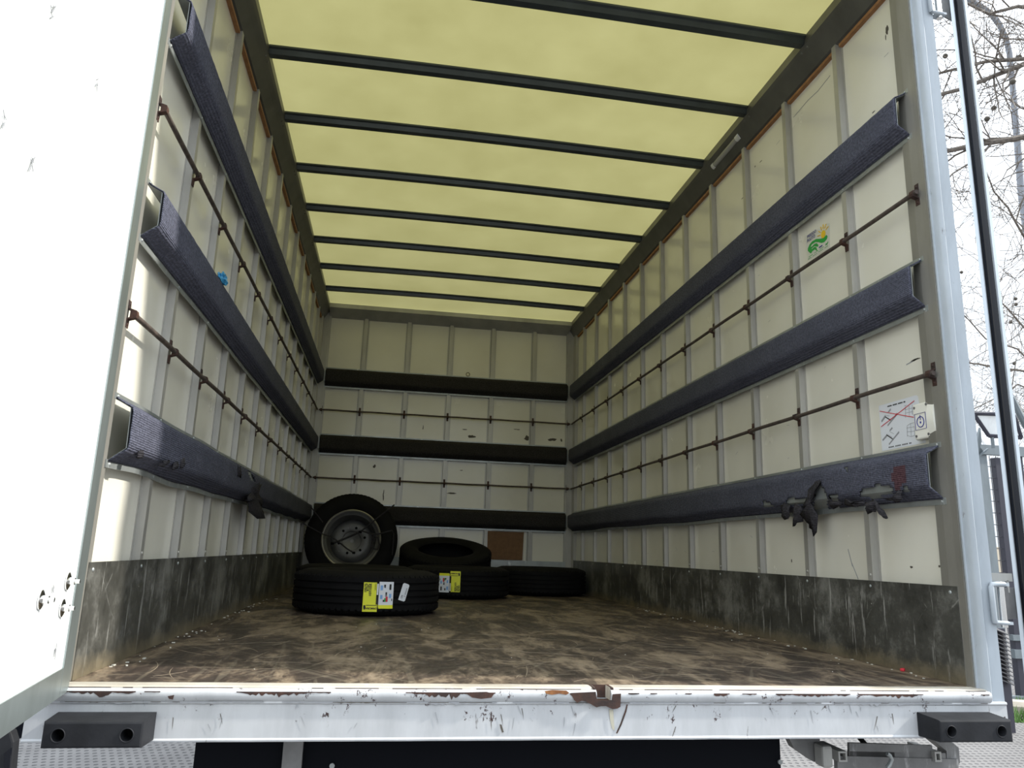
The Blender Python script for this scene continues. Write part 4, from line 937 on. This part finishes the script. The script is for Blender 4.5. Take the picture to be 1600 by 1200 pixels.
# bare plane trees
def twigs(g, p, d, r, l_, depth, rng, balls):
    pts = [p]; rr = [r]; q = p.copy(); dr = d.normalized(); n_ = 5
    for i in range(n_):
        dr = (dr+Vector((rng.uniform(-.28, .28), rng.uniform(-.28, .28), rng.uniform(-.22, .28)))).normalized(); q = q+dr*l_/n_; pts.append(q.copy()); rr.append(r*(1-.55*(i+1)/n_))
        if depth > 0 and rng.random() < .85:
            s_ = dr.cross(Vector((rng.uniform(-1, 1), rng.uniform(-1, 1), rng.uniform(-1, 1)))).normalized()
            twigs(g, q.copy(), dr*.55+s_*.8, rr[-1]*.6, l_*.55, depth-1, rng, balls)
    g.tube(pts, [max(x, .0035) for x in rr], 5 if r > .01 else 4, caps=False)
    if depth == 0 and rng.random() < .035: balls.append(q.copy())
def limb(g, pts, r0, r1, rng, balls, nsub=10, l_=1.2, depth=2):
    n_ = len(pts); P = []
    for i in range(n_-1):
        for k in range(4): P.append(pts[i].lerp(pts[i+1], k/4)+Vector((rng.uniform(-.02, .02),)*3))
    P.append(pts[-1]); m_ = len(P); g.tube(P, [r0+(r1-r0)*i/(m_-1) for i in range(m_)], 8)
    for k in range(nsub):
        i = rng.randrange(1, m_-1); d = (P[i+1]-P[i]).normalized(); s_ = Vector((rng.uniform(-1, 1), rng.uniform(-.6, .6), rng.uniform(-1, 1))).normalized()
        twigs(g, P[i], d*.5+s_, (r0+(r1-r0)*i/m_)*.45, l_*rng.uniform(.6, 1.1), depth, rng, balls)
def tree(base_uv, dd, limbs, label, seed, r):
    rng = random.Random(seed); b = at(*base_uv, dd); b.z = GZ; T = thing('bare_tree', tuple(b), label, 'tree', 'bare winter trees')
    top = b+Vector((0, 0, 7.5)); g = MB().tube([b, b.lerp(top, .3), b.lerp(top, .7), top], [r, r*.8, r*.65, r*.4], 10); g.build('trunk', M['bark'], T, smooth=True)
    g = MB(); balls = []
    for uvs, r0, r1, ns in limbs:
        pts = [at(u, v, dd+z) for u, v, z in uvs]; z_ = pts[0].z-.4; st = Vector((b.x, b.y, min(max(z_, b.z+1.5), top.z))); limb(g, [st]+pts, r0*.68, r1*.68, rng, balls, ns)
    g.build('branches', M['bark'], T, smooth=True, fix=False)
    for c in balls[:26]:
        q = MB(); q.dome(c, (0, 0, 1), .035, .035, 8).dome(c, (0, 0, -1), .035, .035, 8); q.build('seed_ball', M['stain'], T, smooth=True)
tree((1790, 900), 10., [
    ([(1660, 85, 0), (1600, 92, 0), (1540, 96, 0), (1470, 114, .1), (1400, 150, .2)], .055, .02, 16),
    ([(1680, 70, .2), (1600, 100, 0), (1570, 112, 0), (1500, 140, -.1), (1470, 147, 0), (1380, 155, 0)], .06, .03, 14),
    ([(1680, 200, 0), (1600, 214, 0), (1535, 224, 0), (1480, 236, 0), (1400, 230, .1)], .075, .04, 14),
    ([(1660, 20, 0), (1590, 10, 0), (1545, 22, 0), (1500, 0, 0)], .05, .02, 12),
    ([(1680, 300, .3), (1620, 380, .2), (1600, 370, .1), (1575, 325, 0), (1553, 300, 0), (1530, 240, 0)], .035, .012, 12),
    ([(1700, 480, .3), (1640, 520, .3), (1600, 512, .3), (1565, 472, .2), (1560, 440, .2)], .03, .01, 14)],
    'bare tree with thick level limbs reaching in from the right edge', 4, .32)
tree((1720, 930), 15., [
    ([(1650, 640, 0), (1600, 580, 0), (1545, 572, 0), (1513, 566, 0), (1470, 590, 0)], .045, .02, 14),
    ([(1640, 600, 0), (1590, 545, .3), (1540, 530, .2), (1505, 490, 0), (1495, 450, 0)], .035, .012, 18),
    ([(1650, 700, 0), (1610, 660, .3), (1590, 640, .2), (1580, 610, 0), (1588, 560, 0)], .035, .012, 12),
    ([(1640, 620, 0), (1590, 600, .3), (1560, 620, .2), (1520, 640, 0), (1490, 650, 0)], .03, .010, 16)],
    'more distant bare tree with fine twigs seen above the gate', 9, .22)

# tidy helper properties
for o in bpy.data.objects:
    if '_o' in o: del o['_o']
